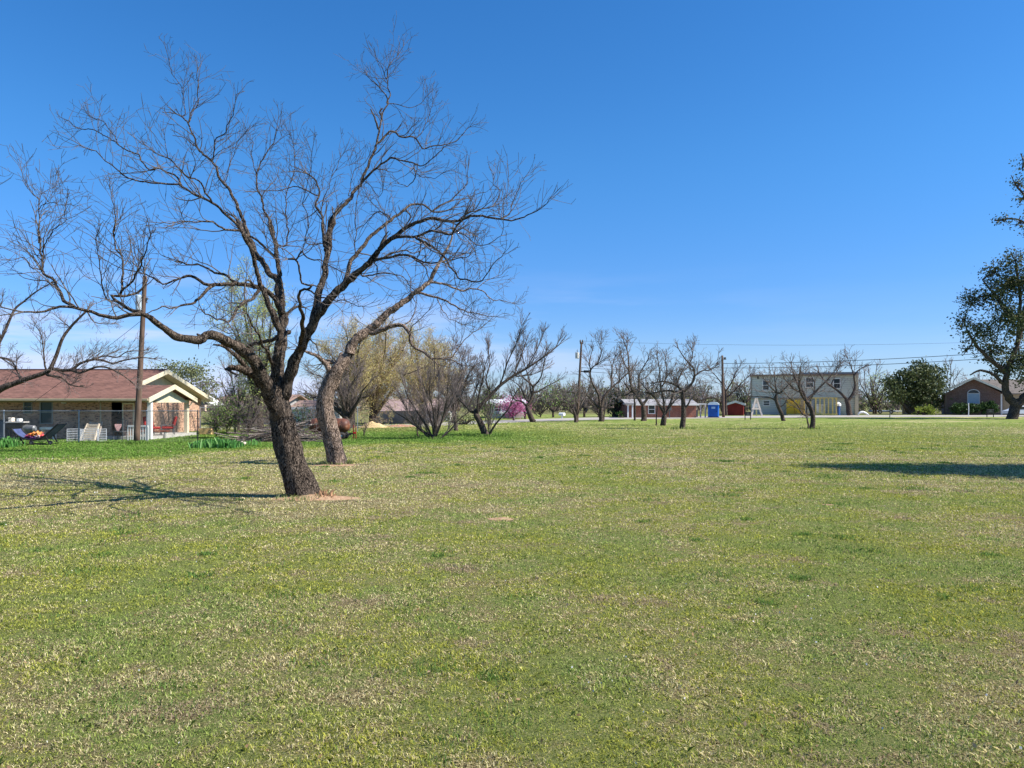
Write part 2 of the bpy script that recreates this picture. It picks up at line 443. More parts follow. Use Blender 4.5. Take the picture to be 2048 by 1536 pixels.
# ---------------------------------------------------------------- sun, sky, camera
SUN_EL, SUN_AZ = 45.0, 12.0                          # from the right, a little behind the camera
sdir = Vector((math.cos(R(SUN_EL))*math.cos(R(SUN_AZ)), -math.cos(R(SUN_EL))*math.sin(R(SUN_AZ)), math.sin(R(SUN_EL))))
sl = bpy.data.lights.new('sun', 'SUN'); sl.energy = 5.0; sl.angle = R(.5); sl.color = (1, .95, .87)
so = bpy.data.objects.new('sun', sl); COL.objects.link(so); so.rotation_euler = (-sdir).to_track_quat('-Z', 'Y').to_euler(); so.location = (0, 0, 60)
wd = bpy.data.worlds.new('World'); SC.world = wd; wd.use_nodes = True; nt = wd.node_tree
bg = nt.nodes['Background']; bg.inputs[1].default_value = .083
sky = N(nt, 'ShaderNodeTexSky'); sky.sky_type = 'NISHITA'; sky.sun_disc = False
sky.sun_elevation = R(SUN_EL); sky.sun_rotation = R(90+SUN_AZ); sky.altitude = 0; sky.air_density = 1.; sky.dust_density = .25; sky.ozone_density = 3.2
hs = N(nt, 'ShaderNodeHueSaturation'); hs.inputs['Saturation'].default_value = 1.28; hs.inputs['Value'].default_value = 1.0; L(nt, sky.outputs[0], hs.inputs['Color'])
gw = N(nt, 'ShaderNodeTexCoord'); sp = N(nt, 'ShaderNodeSeparateXYZ'); L(nt, gw.outputs['Generated'], sp.inputs[0])
# thin lavender cloud banks low in the sky, thickest to the left
mp = N(nt, 'ShaderNodeMapping'); mp.inputs['Scale'].default_value = (1.3, 1.3, 11); L(nt, gw.outputs['Generated'], mp.inputs[0])
cn = N(nt, 'ShaderNodeTexNoise'); cn.inputs['Scale'].default_value = 2.3; cn.inputs['Detail'].default_value = 5; cn.inputs['Roughness'].default_value = .55; L(nt, mp.outputs[0], cn.inputs['Vector'])
tn = N(nt, 'ShaderNodeMix', data_type='RGBA', blend_type='MULTIPLY'); tn.inputs[0].default_value = 1; L(nt, hs.outputs[0], tn.inputs[6]); L(nt, mixc(nt, mrange(nt, sp.outputs[2], .04, .34), (.60, .77, 1.16), (.80, 1.10, 1.30)), tn.inputs[7])
cf = mrange(nt, cn.outputs[0], .44, .66)
cf = math_(nt, 'MULTIPLY', cf, mrange(nt, sp.outputs[2], .04, .2, 1, 0))
cf = math_(nt, 'MULTIPLY', cf, mrange(nt, sp.outputs[0], -.55, .5, .85, .04))
lw = mixc(nt, mrange(nt, sp.outputs[2], -.02, .12, .35, 0), tn.outputs[2], (4.3, 5.6, 8.2))
skyc = mixc(nt, cf, lw, (5.6, 6.1, 8.4))
L(nt, skyc, bg.inputs[0])
cam = bpy.data.cameras.new('camera'); co = bpy.data.objects.new('camera', cam); COL.objects.link(co); SC.camera = co
co.location = (0, 0, EYE); co.rotation_euler = (R(90), 0, 0); cam.sensor_fit = 'HORIZONTAL'; cam.sensor_width = 36; cam.lens = 36*F/2048
cam.shift_y = (HZ-768)/2048; cam.clip_start = .1; cam.clip_end = 3000
SC.render.resolution_x, SC.render.resolution_y = 1024, 768
SC.view_settings.view_transform = 'Standard'; SC.view_settings.look = 'None'; SC.view_settings.exposure = .76; SC.view_settings.gamma = 1

# ---------------------------------------------------------------- lawn
def field_nodes(nt):
    """green share, dryness tone and brownness of the lawn as functions of the place"""
    pos = N(nt, 'ShaderNodeNewGeometry').outputs['Position']
    sp = N(nt, 'ShaderNodeSeparateXYZ'); L(nt, pos, sp.inputs[0]); X, Y = sp.outputs[0], sp.outputs[1]
    fl = N(nt, 'ShaderNodeCombineXYZ'); L(nt, X, fl.inputs[0]); L(nt, Y, fl.inputs[1]); q = fl.outputs[0]
    a = noisef(nt, q, .33, 4, .6); b = noisef(nt, q, 1.5, 4, .65); c = noisef(nt, q, .075, 3, .5); d = noisef(nt, q, 5., 3, .6)
    g = math_(nt, 'ADD', math_(nt, 'MULTIPLY', a, .95), math_(nt, 'MULTIPLY', b, .9))
    g = math_(nt, 'ADD', g, math_(nt, 'MULTIPLY', c, .75)); g = math_(nt, 'ADD', g, math_(nt, 'MULTIPLY', d, .6))
    g = math_(nt, 'ADD', math_(nt, 'MULTIPLY', math_(nt, 'SUBTRACT', g, 1.6), 1.9), .78)
    # dry zone left of and around the near tree
    dry = math_(nt, 'MULTIPLY', mrange(nt, Y, 9, 14), mrange(nt, Y, 20, 27, 1, 0))
    dry = math_(nt, 'MULTIPLY', dry, mrange(nt, X, -5, 4, 1, .45))
    g = math_(nt, 'SUBTRACT', g, math_(nt, 'MULTIPLY', dry, .42))
    # dry band on the right beyond the shadow
    d2 = math_(nt, 'MULTIPLY', mrange(nt, Y, 21, 25), mrange(nt, Y, 27, 34, 1, 0)); g = math_(nt, 'SUBTRACT', g, math_(nt, 'MULTIPLY', d2, .18))
    # far lawn is greener
    g = math_(nt, 'ADD', g, mrange(nt, Y, 30, 45, 0, .06))
    # lush strip in front of the chain link fence, running to the thicket
    bd = math_(nt, 'MINIMUM', math_(nt, 'ADD', math_(nt, 'MULTIPLY', X, 1.15), 40.5), 33.5)
    wv = math_(nt, 'MULTIPLY', math_(nt, 'SUBTRACT', a, .5), 7)
    t = math_(nt, 'ADD', math_(nt, 'SUBTRACT', Y, bd), wv)
    lush = mrange(nt, t, -2.5, 3.5)
    lush = math_(nt, 'MULTIPLY', lush, mrange(nt, X, -3, 7, 1, 0)); lush = math_(nt, 'MULTIPLY', lush, mrange(nt, Y, 44, 54, 1, 0))
    g = math_(nt, 'ADD', g, math_(nt, 'MULTIPLY', lush, .55))
    g = math_(nt, 'SUBTRACT', g, math_(nt, 'MULTIPLY', mrange(nt, noisef(nt, q, .8, 5, .75), .52, .66), .3))
    g = math_(nt, 'MINIMUM', math_(nt, 'MAXIMUM', g, .06), 1.)
    hue = mrange(nt, noisef(nt, q, .55, 4, .6), .42, .62); clump = noisef(nt, q, 14, 3, .7)
    g = math_(nt, 'ADD', g, math_(nt, 'MULTIPLY', math_(nt, 'SUBTRACT', clump, .5), .9))
    far = mrange(nt, Y, 26, 50)
    brown = mrange(nt, noisef(nt, q, .8, 5, .75), .52, .66)
    return dict(pos=q, g=g, lush=lush, a=a, b=b, d=d, brown=brown, hue=hue, far=far, clump=clump, Y=Y, X=X)
GREEN, LUSH, DEEP, STRAW, PINK, SOIL = (.235, .27, .075), (.13, .24, .035), (.05, .115, .03), (.44, .38, .20), (.36, .285, .2), (.12, .085, .05)
def ground_material():
    m, nt, b = newmat('lawn_soil'); f = field_nodes(nt)
    fine = noisef(nt, f['pos'], 55, 6, .8); fine2 = noisef(nt, f['pos'], 9, 5, .8)
    sel = math_(nt, 'ADD', math_(nt, 'MULTIPLY', math_(nt, 'ADD', fine, fine2), .9), -.4)
    t = math_(nt, 'SUBTRACT', f['g'], math_(nt, 'SUBTRACT', sel, 0.0)); gm = mrange(nt, t, -.3, .35)
    gc = mixc(nt, f['lush'], mixc(nt, mrange(nt, f['b'], .4, .65), GREEN, (.10, .17, .035)), LUSH)
    st = mixc(nt, mrange(nt, f['a'], .4, .6), STRAW, PINK)
    c = mixc(nt, gm, st, gc)
    # near the camera the blades stand in front: only thatch and soil lie between them
    th = mixc(nt, mrange(nt, fine, .44, .58), (.045, .032, .02), (.30, .25, .12)); th = mixc(nt, math_(nt, 'MULTIPLY', gm, .6), th, (.14, .19, .05))
    c = mixc(nt, mrange(nt, f['Y'], 30, 65, 1, 0), c, th)
    yard = mixc(nt, mrange(nt, fine2, .4, .6), (.20, .165, .09), (.11, .13, .05)); c = mixc(nt, math_(nt, 'MAXIMUM', mrange(nt, f['Y'], 104, 122, 0, .9), math_(nt, 'MULTIPLY', mrange(nt, f['X'], -8, -3, .85, 0), mrange(nt, f['Y'], 44, 50))), c, yard)
    L(nt, c, b.inputs['Base Color']); b.inputs['Roughness'].default_value = 1; b.inputs['Specular IOR Level'].default_value = 0
    bp = N(nt, 'ShaderNodeBump'); bp.inputs['Strength'].default_value = .8; bp.inputs['Distance'].default_value = .03
    L(nt, fine, bp.inputs['Height']); L(nt, bp.outputs[0], b.inputs['Normal'])
    return m
def blade_material():
    m, nt, b = newmat('grass_blades'); f = field_nodes(nt)
    r = N(nt, 'ShaderNodeAttribute'); r.attribute_name = 'rnd'; rf = r.outputs['Fac']
    k = N(nt, 'ShaderNodeAttribute'); k.attribute_name = 'tint'; kf = k.outputs['Fac']
    w = N(nt, 'ShaderNodeAttribute'); w.attribute_name = 'weed'; wf = w.outputs['Fac']
    t = math_(nt, 'SUBTRACT', f['g'], rf); gm = mrange(nt, t, -.08, .08)
    kf2 = mrange(nt, math_(nt, 'ADD', math_(nt, 'MULTIPLY', kf, .55), math_(nt, 'MULTIPLY', f['clump'], .8)), .35, .95, smooth=False)
    gc = mixc(nt, f['lush'], mixc(nt, kf2, mixc(nt, f['hue'], (.62, .60, .11), (.46, .55, .14)), mixc(nt, f['hue'], (.19, .225, .03), (.125, .195, .045))), mixc(nt, kf, (.22, .38, .06), (.10, .21, .03)))
    gc = mixc(nt, math_(nt, 'MULTIPLY', f['far'], math_(nt, 'SUBTRACT', .55, math_(nt, 'MULTIPLY', f['lush'], .4))), gc, (.40, .42, .15))
    st = mixc(nt, kf, (.88, .79, .45), (.48, .39, .20)); st = mixc(nt, mrange(nt, f['brown'], 0, 1, 0, .85), st, (.42, .32, .22))
    c = mixc(nt, gm, st, gc); c = mixc(nt, wf, c, mixc(nt, kf, (.19, .30, .06), (.11, .20, .05)))
    L(nt, c, b.inputs['Base Color']); b.inputs['Roughness'].default_value = .7; b.inputs['Specular IOR Level'].default_value = .15
    tr = N(nt, 'ShaderNodeBsdfTranslucent'); L(nt, c, tr.inputs[0]); mx = N(nt, 'ShaderNodeMixShader'); mx.inputs[0].default_value = .34
    L(nt, b.outputs[0], mx.inputs[1]); L(nt, tr.outputs[0], mx.inputs[2]); L(nt, mx.outputs[0], nt.nodes['Material Output'].inputs[0])
    return m
def ground():
    bm = bmesh.new(); xs = [-1500, -300, -80, 0, 80, 300, 1500]; ys = [-200, 0, 60, 200, 600, 1800]
    g = [[bm.verts.new((x, y, 0)) for x in xs] for y in ys]
    for j in range(len(ys)-1):
        for i in range(len(xs)-1): bm.faces.new((g[j][i], g[j][i+1], g[j+1][i+1], g[j+1][i]))
    me = bpy.data.meshes.new('ground'); bm.to_mesh(me); bm.free()
    tag(link_mesh('ground', me, ground_material()), kind='structure')
ground()
def grass(nb=1700000):
    rg = np.random.default_rng(5)
    y0, y1 = 2.4, 70.0
    # p(Y) per metre of depth ~ Y^-e, width 1.5Y+3
    Y = np.exp(rg.uniform(0, 1, nb)**.9*math.log(y1/y0))*y0
    X = rg.uniform(-1, 1, nb)*(.72*Y+2.6)
    # dirt under the near tree stays bare
    bx, by = -4.0, 14.75
    near = np.hypot((X-bx-.25)/1.0, (Y-by)/.55) < rg.uniform(.45, 1.0, nb)
    X, Y = X[~near], Y[~near]; fade = (Y > 45) & (rg.random(len(X)) < (Y-45)/25); X, Y = X[~fade], Y[~fade]; n = len(X)
    lush = ((Y > np.minimum(1.15*X+40.5, 33.5)) & (X < 3)).astype(float)
    cn_ = np.array([mnoise.noise(Vector((x*11, y*11, 0)))+.6*mnoise.noise(Vector((x*1.7, y*1.7, 4))) for x, y in zip(X.tolist(), Y.tolist())])
    h = rg.uniform(.012, .033, n)*(1+.35*lush)*np.clip(1.0+.95*cn_, .5, 1.6)
    rnd_ = rg.random(n); lean = rg.uniform(.3, 1.25, n)+.75*np.clip(rnd_-.35, 0, 1); lean = np.minimum(lean, 1.5); az = rg.uniform(0, 2*math.pi, n)
    weed = np.zeros(n)
    # tufts of longer, darker grass
    nt_ = 150; tY = np.exp(rg.uniform(0, 1, nt_)*math.log(34/3.2))*3.2; tX = rg.uniform(-1, 1, nt_)*.72*tY
    per = rg.integers(18, 90, nt_); per[:60] *= 2
    cx = np.repeat(tX, per); cy = np.repeat(tY, per); sg = np.repeat(rg.uniform(.05, .3, nt_), per)
    wx = cx+rg.normal(size=len(cx))*sg; wy = cy+rg.normal(size=len(cx))*sg*.8
    wh = rg.uniform(.03, .065, len(wx)); X = np.concatenate([X, wx]); Y = np.concatenate([Y, wy]); h = np.concatenate([h, wh])
    lean = np.concatenate([lean, rg.uniform(.1, 1.0, len(wx))]); az = np.concatenate([az, rg.uniform(0, 2*math.pi, len(wx))]); weed = np.concatenate([weed, np.ones(len(wx))])
    # ring of uncut grass round trunks further out
    for (x, y, r_, k) in [(*G(865, 878).xy, 1.2, 500), (*G(975, 872).xy, 1.5, 700), (*G(1365, 858).xy, .9, 130), (*G(1620, 858).xy, .7, 60), (*G(672, 929).xy, .5, 500), (*G(600, 998).xy, .45, 260), (*G(272, 887).xy, .5, 400), (-13.4, 20.0, .6, 60)]:
        a = rg.uniform(0, 2*math.pi, k); q = r_*rg.uniform(0, 1, k)**.6
        X = np.concatenate([X, x+np.cos(a)*q]); Y = np.concatenate([Y, y+np.sin(a)*q]); h = np.concatenate([h, rg.uniform(.04, .13, k)])
        lean = np.concatenate([lean, rg.uniform(.05, .6, k)]); az = np.concatenate([az, rg.uniform(0, 2*math.pi, k)]); weed = np.concatenate([weed, np.full(k, .6)])
    n = len(X)
    w = np.maximum(.0015, Y*.00050)*rg.uniform(.7, 1.4, n)*(1-.15*weed)
    h = h*np.maximum(1, (Y/13)**.4)
    d = np.stack([np.cos(az), np.sin(az)], 1); s = np.stack([-np.sin(az), np.cos(az)], 1)
    th = rg.uniform(0, math.pi, n); s = np.stack([np.cos(th), np.sin(th)], 1)
    reach = (h*np.sin(lean)); up = h*np.cos(lean)
    B = np.stack([X, Y, np.full(n, -.003)], 1)
    off = np.concatenate([s*w[:, None], np.zeros((n, 1))], 1)
    mid = B+np.concatenate([d*(reach*.35)[:, None], (up*.72)[:, None]], 1)
    tip = B+np.concatenate([d*reach[:, None]*1.15, np.maximum(up*.95, .004)[:, None]], 1)
    V = np.stack([B-off, B+off, mid+off*.8, tip, mid-off*.8], 1).reshape(-1, 3)
    Fq = np.arange(n*5).reshape(n, 5)
    me = np_mesh('grass', V, Fq, 5)
    for nm, val in (('rnd', np.concatenate([rnd_, rg.random(n-len(rnd_))])), ('tint', rg.random(n)), ('weed', weed)):
        at = me.attributes.new(nm, 'FLOAT', 'POINT'); at.data.foreach_set('value', np.repeat(val, 5).astype(np.float32))
    tag(link_mesh('grass', me, blade_material()), 'patchy mown lawn of green and straw coloured grass blades', 'grass', kind='stuff')
grass()
def flowers():
    rg = np.random.default_rng(9); n = 2600
    Y = np.exp(rg.uniform(0, 1, n)*math.log(26/3.2))*3.2; X = rg.uniform(-1, 1, n)*.72*Y
    cl = np.array([mnoise.noise(Vector((x*.35, y*.35, 3.3))) for x, y in zip(X, Y)])
    right = (X > 2) & (Y < 15)
    keep = (cl > .18) & (rg.random(n) < .2) | (rg.random(n) < .03) | (right & (rg.random(n) < .22) & (cl > -.1))
    X, Y = X[keep], Y[keep]; k = len(X)
    C = np.stack([X, Y, rg.uniform(.015, .04, k)], 1)
    V, Fq = cards(C, .008, rg, .8)
    V = V.reshape(-1, 4, 3); V = (V-C[:, None])*np.maximum(1, (Y/9)[:, None, None])+C[:, None]; V = V.reshape(-1, 3)
    m = pm('clover_white', (.6, .58, .55), .8, .1)
    tag(link_mesh('clover_flowers', card_mesh('clover_flowers', V, Fq, rg), m), 'tiny white clover flowers dotted over the lawn', 'flowers', kind='stuff')
    n = 260; Y = np.exp(rg.uniform(0, 1, n)*math.log(16/3.2))*3.2; X = rg.uniform(-1, 1, n)*.72*Y
    C = np.stack([X, Y, rg.uniform(.012, .03, n)], 1); V, Fq = cards(C, .016, rg, .55)
    tag(link_mesh('fallen_leaves', card_mesh('fallen_leaves', V, Fq, rg), leafmat('dry_leaf', (.34, .19, .08), (.24, .15, .08), (.42, .30, .18), .1)), 'dry orange brown leaves scattered in the near grass', 'leaves', kind='stuff')
flowers()
def dirt_patch():
    # bare reddish soil washed out round the foot of the near tree
    c = Vector((-3.95, 14.62, 0)); mb = MB(); n = 40; rg = random.Random(3)
    m, nt_, b = newmat('red_soil'); co_ = objco(nt_); n1 = noisef(nt_, co_, 14, 6, .75)
    L(nt_, mixc(nt_, mrange(nt_, n1, .3, .7), (.28, .155, .085), (.50, .34, .21)), b.inputs['Base Color']); b.inputs['Roughness'].default_value = 1
    bp = N(nt_, 'ShaderNodeBump'); bp.inputs['Strength'].default_value = .8; bp.inputs['Distance'].default_value = .03; L(nt_, n1, bp.inputs['Height']); L(nt_, bp.outputs[0], b.inputs['Normal'])
    def mound(name, c, rx, ry, hh, lab):
        vs, fs = [], []
        K = 14
        for j in range(K+1):
            for i in range(n):
                a = 2*math.pi*i/n; q = j/K; k = 1+.28*mnoise.noise(Vector((math.cos(a)*1.6, math.sin(a)*1.6, c.x)))
                z = hh*(math.cos(q*math.pi)*.5+.5)+mnoise.noise(Vector((q*rx*math.cos(a)*6, q*ry*math.sin(a)*6, 1)))*hh*.25*(1-q)-(.004 if j == K else -.006)
                vs.append((q*rx*k*math.cos(a), q*ry*k*math.sin(a), z))
        for j in range(K):
            for i in range(n): fs.append((j*n+i, j*n+(i+1) % n, (j+1)*n+(i+1) % n, (j+1)*n+i))
        me = bpy.data.meshes.new(name); me.from_pydata(vs, [], fs); o = link_mesh(name, me, m, None, True); o.location = c
        tag(o, lab, 'soil', kind='structure')
    mound('bare_soil', c, .85, .42, .07, None)
    g = G(674, 930); mound('bare_soil', Vector((g.x, g.y-.05, 0)), .75, .42, .05, None)
    for px, py, s in ((1003, 1038, .16), (1660, 1010, .1)):
        g = G(px, py); mound('bare_soil', g, s*1.5, s, .01, None)
dirt_patch()
BARK = barkmat('dark_bark', (.008, .006, .005), (.31, .24, .185), 1.15, .3, 1.)  # bark tones, with sunlit speckle painted in by the strong pale and dark contrast
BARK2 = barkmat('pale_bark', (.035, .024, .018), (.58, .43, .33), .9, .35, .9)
BARKF = barkmat('far_bark', (.035, .027, .022), (.17, .13, .105), .5, .4, .4)
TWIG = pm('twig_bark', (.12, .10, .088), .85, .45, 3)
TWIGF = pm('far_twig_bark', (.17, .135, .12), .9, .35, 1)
CM = dict(wk=.76, dz=1.9, seg=.11, wig=.27, up=.06, rmin=.0032, den={1: 3.6, 2: 3.2}, ang=(24, 66), limbden=6.8, rmax=.075, len=.8, rt=.0115, lvl=2, lift=.24, endn=3, r4=.009)
main = [
 ('p', [(612, 1006), (609, 992), (605, 980), (597, 955), (585, 922), (573, 885), (565, 850), (558, 815), (553, 780), (552, 752)], 80, 46, 0, 0),
 # roots
 ('p', [(600, 968), (586, 990), (566, 1003)], 22, 7, .3, 0), ('p', [(608, 972), (626, 994), (652, 1006)], 24, 6, -.2, 0), ('p', [(604, 975), (606, 998), (601, 1010)], 26, 10, -.6, 0), ('p', [(606, 975), (618, 996), (630, 1000)], 20, 6, 1.2, 0),
 # left limb
 ('p', [(560, 838), (544, 800), (528, 760), (508, 722), (486, 702), (470, 690), (449, 680), (430, 671), (412, 672), (400, 680), (372, 677), (352, 673), (330, 658), (312, 645), (298, 634), (283, 628)], 42, 12, -.35, .0),
 ('c', [(1210, 815), (1100, 815), (1000, 835), (900, 825), (800, 795), (720, 765), (640, 745), (520, 740), (440, 745), (380, 770), (290, 785), (200, 790)], 10, 3.5, -.2, .5),
 ('c', [(1230, 815), (1150, 765), (1060, 722), (980, 687), (945, 665), (1000, 655), (1080, 650), (1150, 635), (1210, 592), (1245, 530), (1240, 460)], 8, 3, .2, .8),
 ('c', [(1030, 645), (1040, 560), (1045, 450), (1048, 330), (1020, 280), (970, 230), (965, 150), (985, 50)], 5.5, 2.2, .3, 1.1),
 ('a', [(840, 1500), (850, 1380), (835, 1300), (820, 1200)], 2.6, 1.5, .2, 1.6),
 ('c', [(980, 690), (900, 660), (870, 560), (850, 420), (820, 270), (800, 150)], 3.4, 1.4, -.4, 1.2),
 ('c', [(1040, 610), (1110, 540), (1170, 450), (1220, 330), (1260, 240), (1300, 130)], 4.6, 2, -.3, 1.2),
 ('c', [(640, 745), (600, 708), (540, 660), (510, 600), (480, 530), (440, 490), (370, 450), (366, 400), (375, 320), (330, 270), (334, 150), (325, 60)], 7, 3, .3, .7),
 ('a', [(283, 1560), (285, 1500), (290, 1380), (288, 1250), (230, 1180), (180, 1130), (166, 1040)], 3, 1.2, .3, 1.3),
 ('a', [(290, 1310), (360, 1270), (450, 1275), (540, 1280)], 1.6, 1, -.4, 1.1),
 ('c', [(370, 450), (280, 420), (230, 345), (180, 320), (100, 345)], 3, 1.2, -.5, 1.1),
 ('c', [(375, 330), (372, 240), (420, 140), (500, 60), (570, -10)], 3, 1.2, -.5, 1.2),
 ('a', [(285, 1250), (330, 1180), (410, 1140)], 1.5, 1, .5, 1),
 # knob and stubs under the left limb
 ('d', [(700, 1420), (620, 1330), (560, 1262), (520, 1200), (470, 1145), (430, 1108), (370, 1075), (280, 1058)], 26, 4, -.3, 0),
 ('d', [(600, 1310), (540, 1290), (480, 1275), (430, 1272), (387, 1270)], 26, 7, -.6, 0),
 ('d', [(500, 1300), (488, 1325), (472, 1342)], 8, 4, -.5, 0),
 ('d', [(148, 1010), (150, 1050), (150, 1095)], 4, 1, 0, 0),
 ('d', [(180, 1000), (160, 985), (140, 972)], 8, 6, 0, 0),
 # middle stems
 ('d', [(830, 1500), (850, 1350), (862, 1200), (885, 1000), (880, 850), (865, 700), (862, 560), (850, 450), (830, 300), (800, 130), (770, 0)], 25, 7, .25, .25),
 ('d', [(830, 1500), (815, 1350), (825, 1200), (832, 1080), (850, 960), (805, 840), (745, 690), (690, 580), (660, 450), (625, 300), (590, 215), (545, 130), (515, 90)], 24, 8, -.15, .1),
 ('a', [(1780, 1500), (1740, 1430), (1655, 1350), (1580, 1270), (1500, 1230), (1410, 1190), (1330, 1140), (1260, 1120), (1100, 1112), (1000, 1100), (930, 1080), (850, 1022), (760, 960), (700, 890), (600, 850)], 7.5, 1.5, -.2, .9),
 ('a', [(1330, 1140), (1300, 1080), (1250, 1050), (1180, 1015), (1110, 1020), (1040, 960), (1000, 910), (940, 880), (870, 840), (790, 780), (700, 740), (560, 710), (500, 650)], 4, 1.4, .3, .9),
 ('a', [(870, 840), (820, 750), (760, 680), (680, 640), (600, 580)], 2, 1, .4, 1),
 ('a', [(1820, 1500), (1775, 1400), (1740, 1290), (1680, 1180), (1620, 1080), (1560, 980), (1480, 900), (1430, 830), (1400, 740), (1378, 690), (1325, 628)], 8, 2.6, .35, .45),
 ('a', [(1380, 690), (1402, 610), (1440, 530), (1442, 400), (1442, 320)], 3, 1.2, .2, 1.5),
 ('a', [(1430, 850), (1360, 800), (1310, 778), (1265, 770)], 2.6, 1.2, -.2, 0),
 ('a', [(1350, 620), (1348, 570), (1330, 450), (1322, 400), (1262, 320), (1240, 230)], 2, 1, .1, 1.3),
 ('a', [(1550, 960), (1570, 860), (1580, 795), (1640, 752), (1652, 690), (1690, 640), (1715, 540)], 3, 1.2, -.3, 1.0),
 ('a', [(1730, 1465), (1600, 1445), (1550, 1412), (1440, 1402), (1200, 1402)], 5, 1.6, -.5, .9),
 ('a', [(1540, 1230), (1450, 1110), (1400, 1090), (1290, 1000), (1220, 930), (1120, 880)], 4, 1.5, -.4, 1.1),
 ('a', [(1220, 940), (1220, 850), (1210, 780)], 2, 1, 0, 1.2),
 ('a', [(1400, 1090), (1420, 960), (1410, 880)], 2, 1, -.4, 1.4),
 ('a', [(1655, 1100), (1680, 980), (1720, 880), (1760, 800)], 1.8, 1, .4, 1.2),
 # upright fork joining the dark left crown (d zoom)
 ('d', [(870, 860), (848, 700), (826, 510), (785, 455), (740, 425), (700, 350), (650, 270), (610, 200), (570, 140), (520, 60), (470, -20)], 14, 8, .5, .15),
 ('d', [(850, 350), (780, 290), (720, 230), (640, 160), (570, 125)], 6, 4, .3, .6),
 # left horizontal limbs
 ('d', [(880, 800), (840, 730), (790, 650), (700, 585), (640, 560), (560, 548), (500, 552), (400, 535), (300, 550), (200, 540), (140, 480), (60, 478), (0, 490)], 12, 5, -.3, .35),
 ('c', [(1540, 488), (1480, 520), (1400, 552), (1330, 520), (1270, 490), (1180, 450), (1060, 410), (960, 380), (880, 340)], 4, 1.4, -.3, .9),
 ('d', [(500, 552), (400, 480), (300, 450), (200, 400), (120, 385), (0, 370)], 6, 2.5, .4, .5),
 ('c', [(1540, 370), (1480, 330), (1400, 320), (1330, 250)], 2, 1, .2, 1.3),
 ('d', [(300, 548), (240, 600), (170, 670), (100, 710), (0, 742)], 7, 4, -.5, .3),
 ('c', [(1530, 750), (1450, 760), (1380, 735), (1290, 770), (1230, 790), (1120, 770)], 3.4, 1.4, -.3, .7),
 ('d', [(660, 620), (610, 660), (560, 700), (500, 750), (465, 800), (435, 862), (380, 855), (300, 830), (220, 790)], 7, 2.4, -.8, .6),
 ('d', [(560, 705), (500, 716), (420, 712), (390, 722)], 4, 1.6, -.6, 1),
 ('d', [(640, 585), (600, 520), (570, 515), (545, 540)], 6, 3, -.4, .2),
 ('d', [(790, 1220), (760, 1140), (710, 1060), (680, 1000), (640, 910), (600, 850), (550, 790)], 7, 2.6, -.9, .4),
 # big right limb
 ('d', [(900, 1500), (925, 1350), (975, 1200), (1040, 1080), (1100, 960), (1150, 850), (1190, 780), (1260, 690), (1350, 600), (1450, 510), (1560, 430), (1630, 340), (1707, 262)], 32, 13, -.1, .06),
 ('e', [(456, 545), (500, 490), (560, 440), (620, 395), (680, 360), (740, 325), (800, 310), (920, 300), (1060, 312), (1160, 280), (1300, 285), (1400, 300), (1500, 300), (1600, 262), (1700, 222), (1750, 150)], 12, 1.4, -.2, .75),
 ('e', [(560, 450), (620, 438), (700, 440), (820, 405), (900, 400), (980, 415), (1060, 345), (1110, 300)], 6.5, 3, -.5, .7),
 ('e', [(740, 445), (830, 490), (900, 540), (970, 620), (1020, 710), (1080, 760), (1200, 795), (1270, 740), (1340, 640), (1400, 560)], 5.5, 1.3, -.6, .85),
 ('e', [(200, 755), (240, 620), (320, 520), (400, 430), (500, 350), (600, 270), (700, 190), (800, 200), (860, 240), (940, 250), (1010, 215)], 10, 2.4, .4, .4),
 ('e', [(860, 245), (900, 220), (960, 190), (1040, 110), (1120, 30), (1140, -60)], 4, 1.4, .3, 1.2),
 ('e', [(405, 622), (500, 600), (580, 575), (700, 580), (780, 620), (880, 635), (960, 618), (1060, 600), (1150, 590)], 6.5, 1.5, -.3, .8),
 ('e', [(480, 605), (560, 560), (660, 548), (720, 570), (800, 520), (850, 470)], 4, 1.4, .3, .8),
 ('e', [(700, 585), (760, 640), (815, 680), (840, 740)], 4, 2, -.4, .8),
 ('e', [(330, 742), (440, 725), (560, 720), (640, 750), (700, 830)], 4, 1.3, .2, .8),
 ('e', [(1060, 312), (1120, 270), (1200, 235), (1300, 210), (1370, 130), (1340, 20), (1330, -50)], 3.6, 1.2, .4, 1.3),
 ('e', [(1400, 290), (1460, 230), (1500, 110), (1545, 50), (1570, -10)], 2.8, 1.1, .3, 1.3),
 ('e', [(1060, 400), (1130, 430), (1200, 490), (1300, 490), (1400, 425), (1420, 350)], 2.6, 1.1, -.4, 1.1),
 ('e', [(660, 240), (700, 290), (690, 320), (660, 345)], 3.4, 2, .1, 0),
 ('e', [(545, 300), (510, 262), (440, 245), (380, 300), (345, 345)], 3.2, 1.3, .4, .7),
 ('e', [(820, 400), (900, 340), (920, 325)], 2.4, 1.2, 0, .7),
 ('e', [(270, 560), (275, 400), (270, 250), (280, 120)], 2.4, 1.2, .1, 1.2),
 # limb to the top right
 ('d', [(1130, 880), (1160, 740), (1200, 560), (1240, 400), (1260, 250), (1285, 100), (1320, 0)], 14, 10, .25, .1),
 ('b', [(500, 1450), (515, 1400), (530, 1300), (555, 1240), (600, 1180), (660, 1110), (720, 1020), (760, 940), (800, 850), (840, 750), (855, 640), (880, 560), (905, 490), (892, 430), (862, 390), (825, 350), (775, 300)], 10, 1.4, .3, .45),
 ('b', [(905, 480), (925, 410), (900, 320), (920, 230), (975, 170), (1020, 110)], 2.8, 1, .3, 1.2),
 ('b', [(900, 330), (880, 250), (840, 200)], 2, 1, -.2, 1.2),
 ('b', [(905, 490), (970, 490), (1050, 510), (1110, 500), (1170, 430)], 1.8, .9, .3, .9),
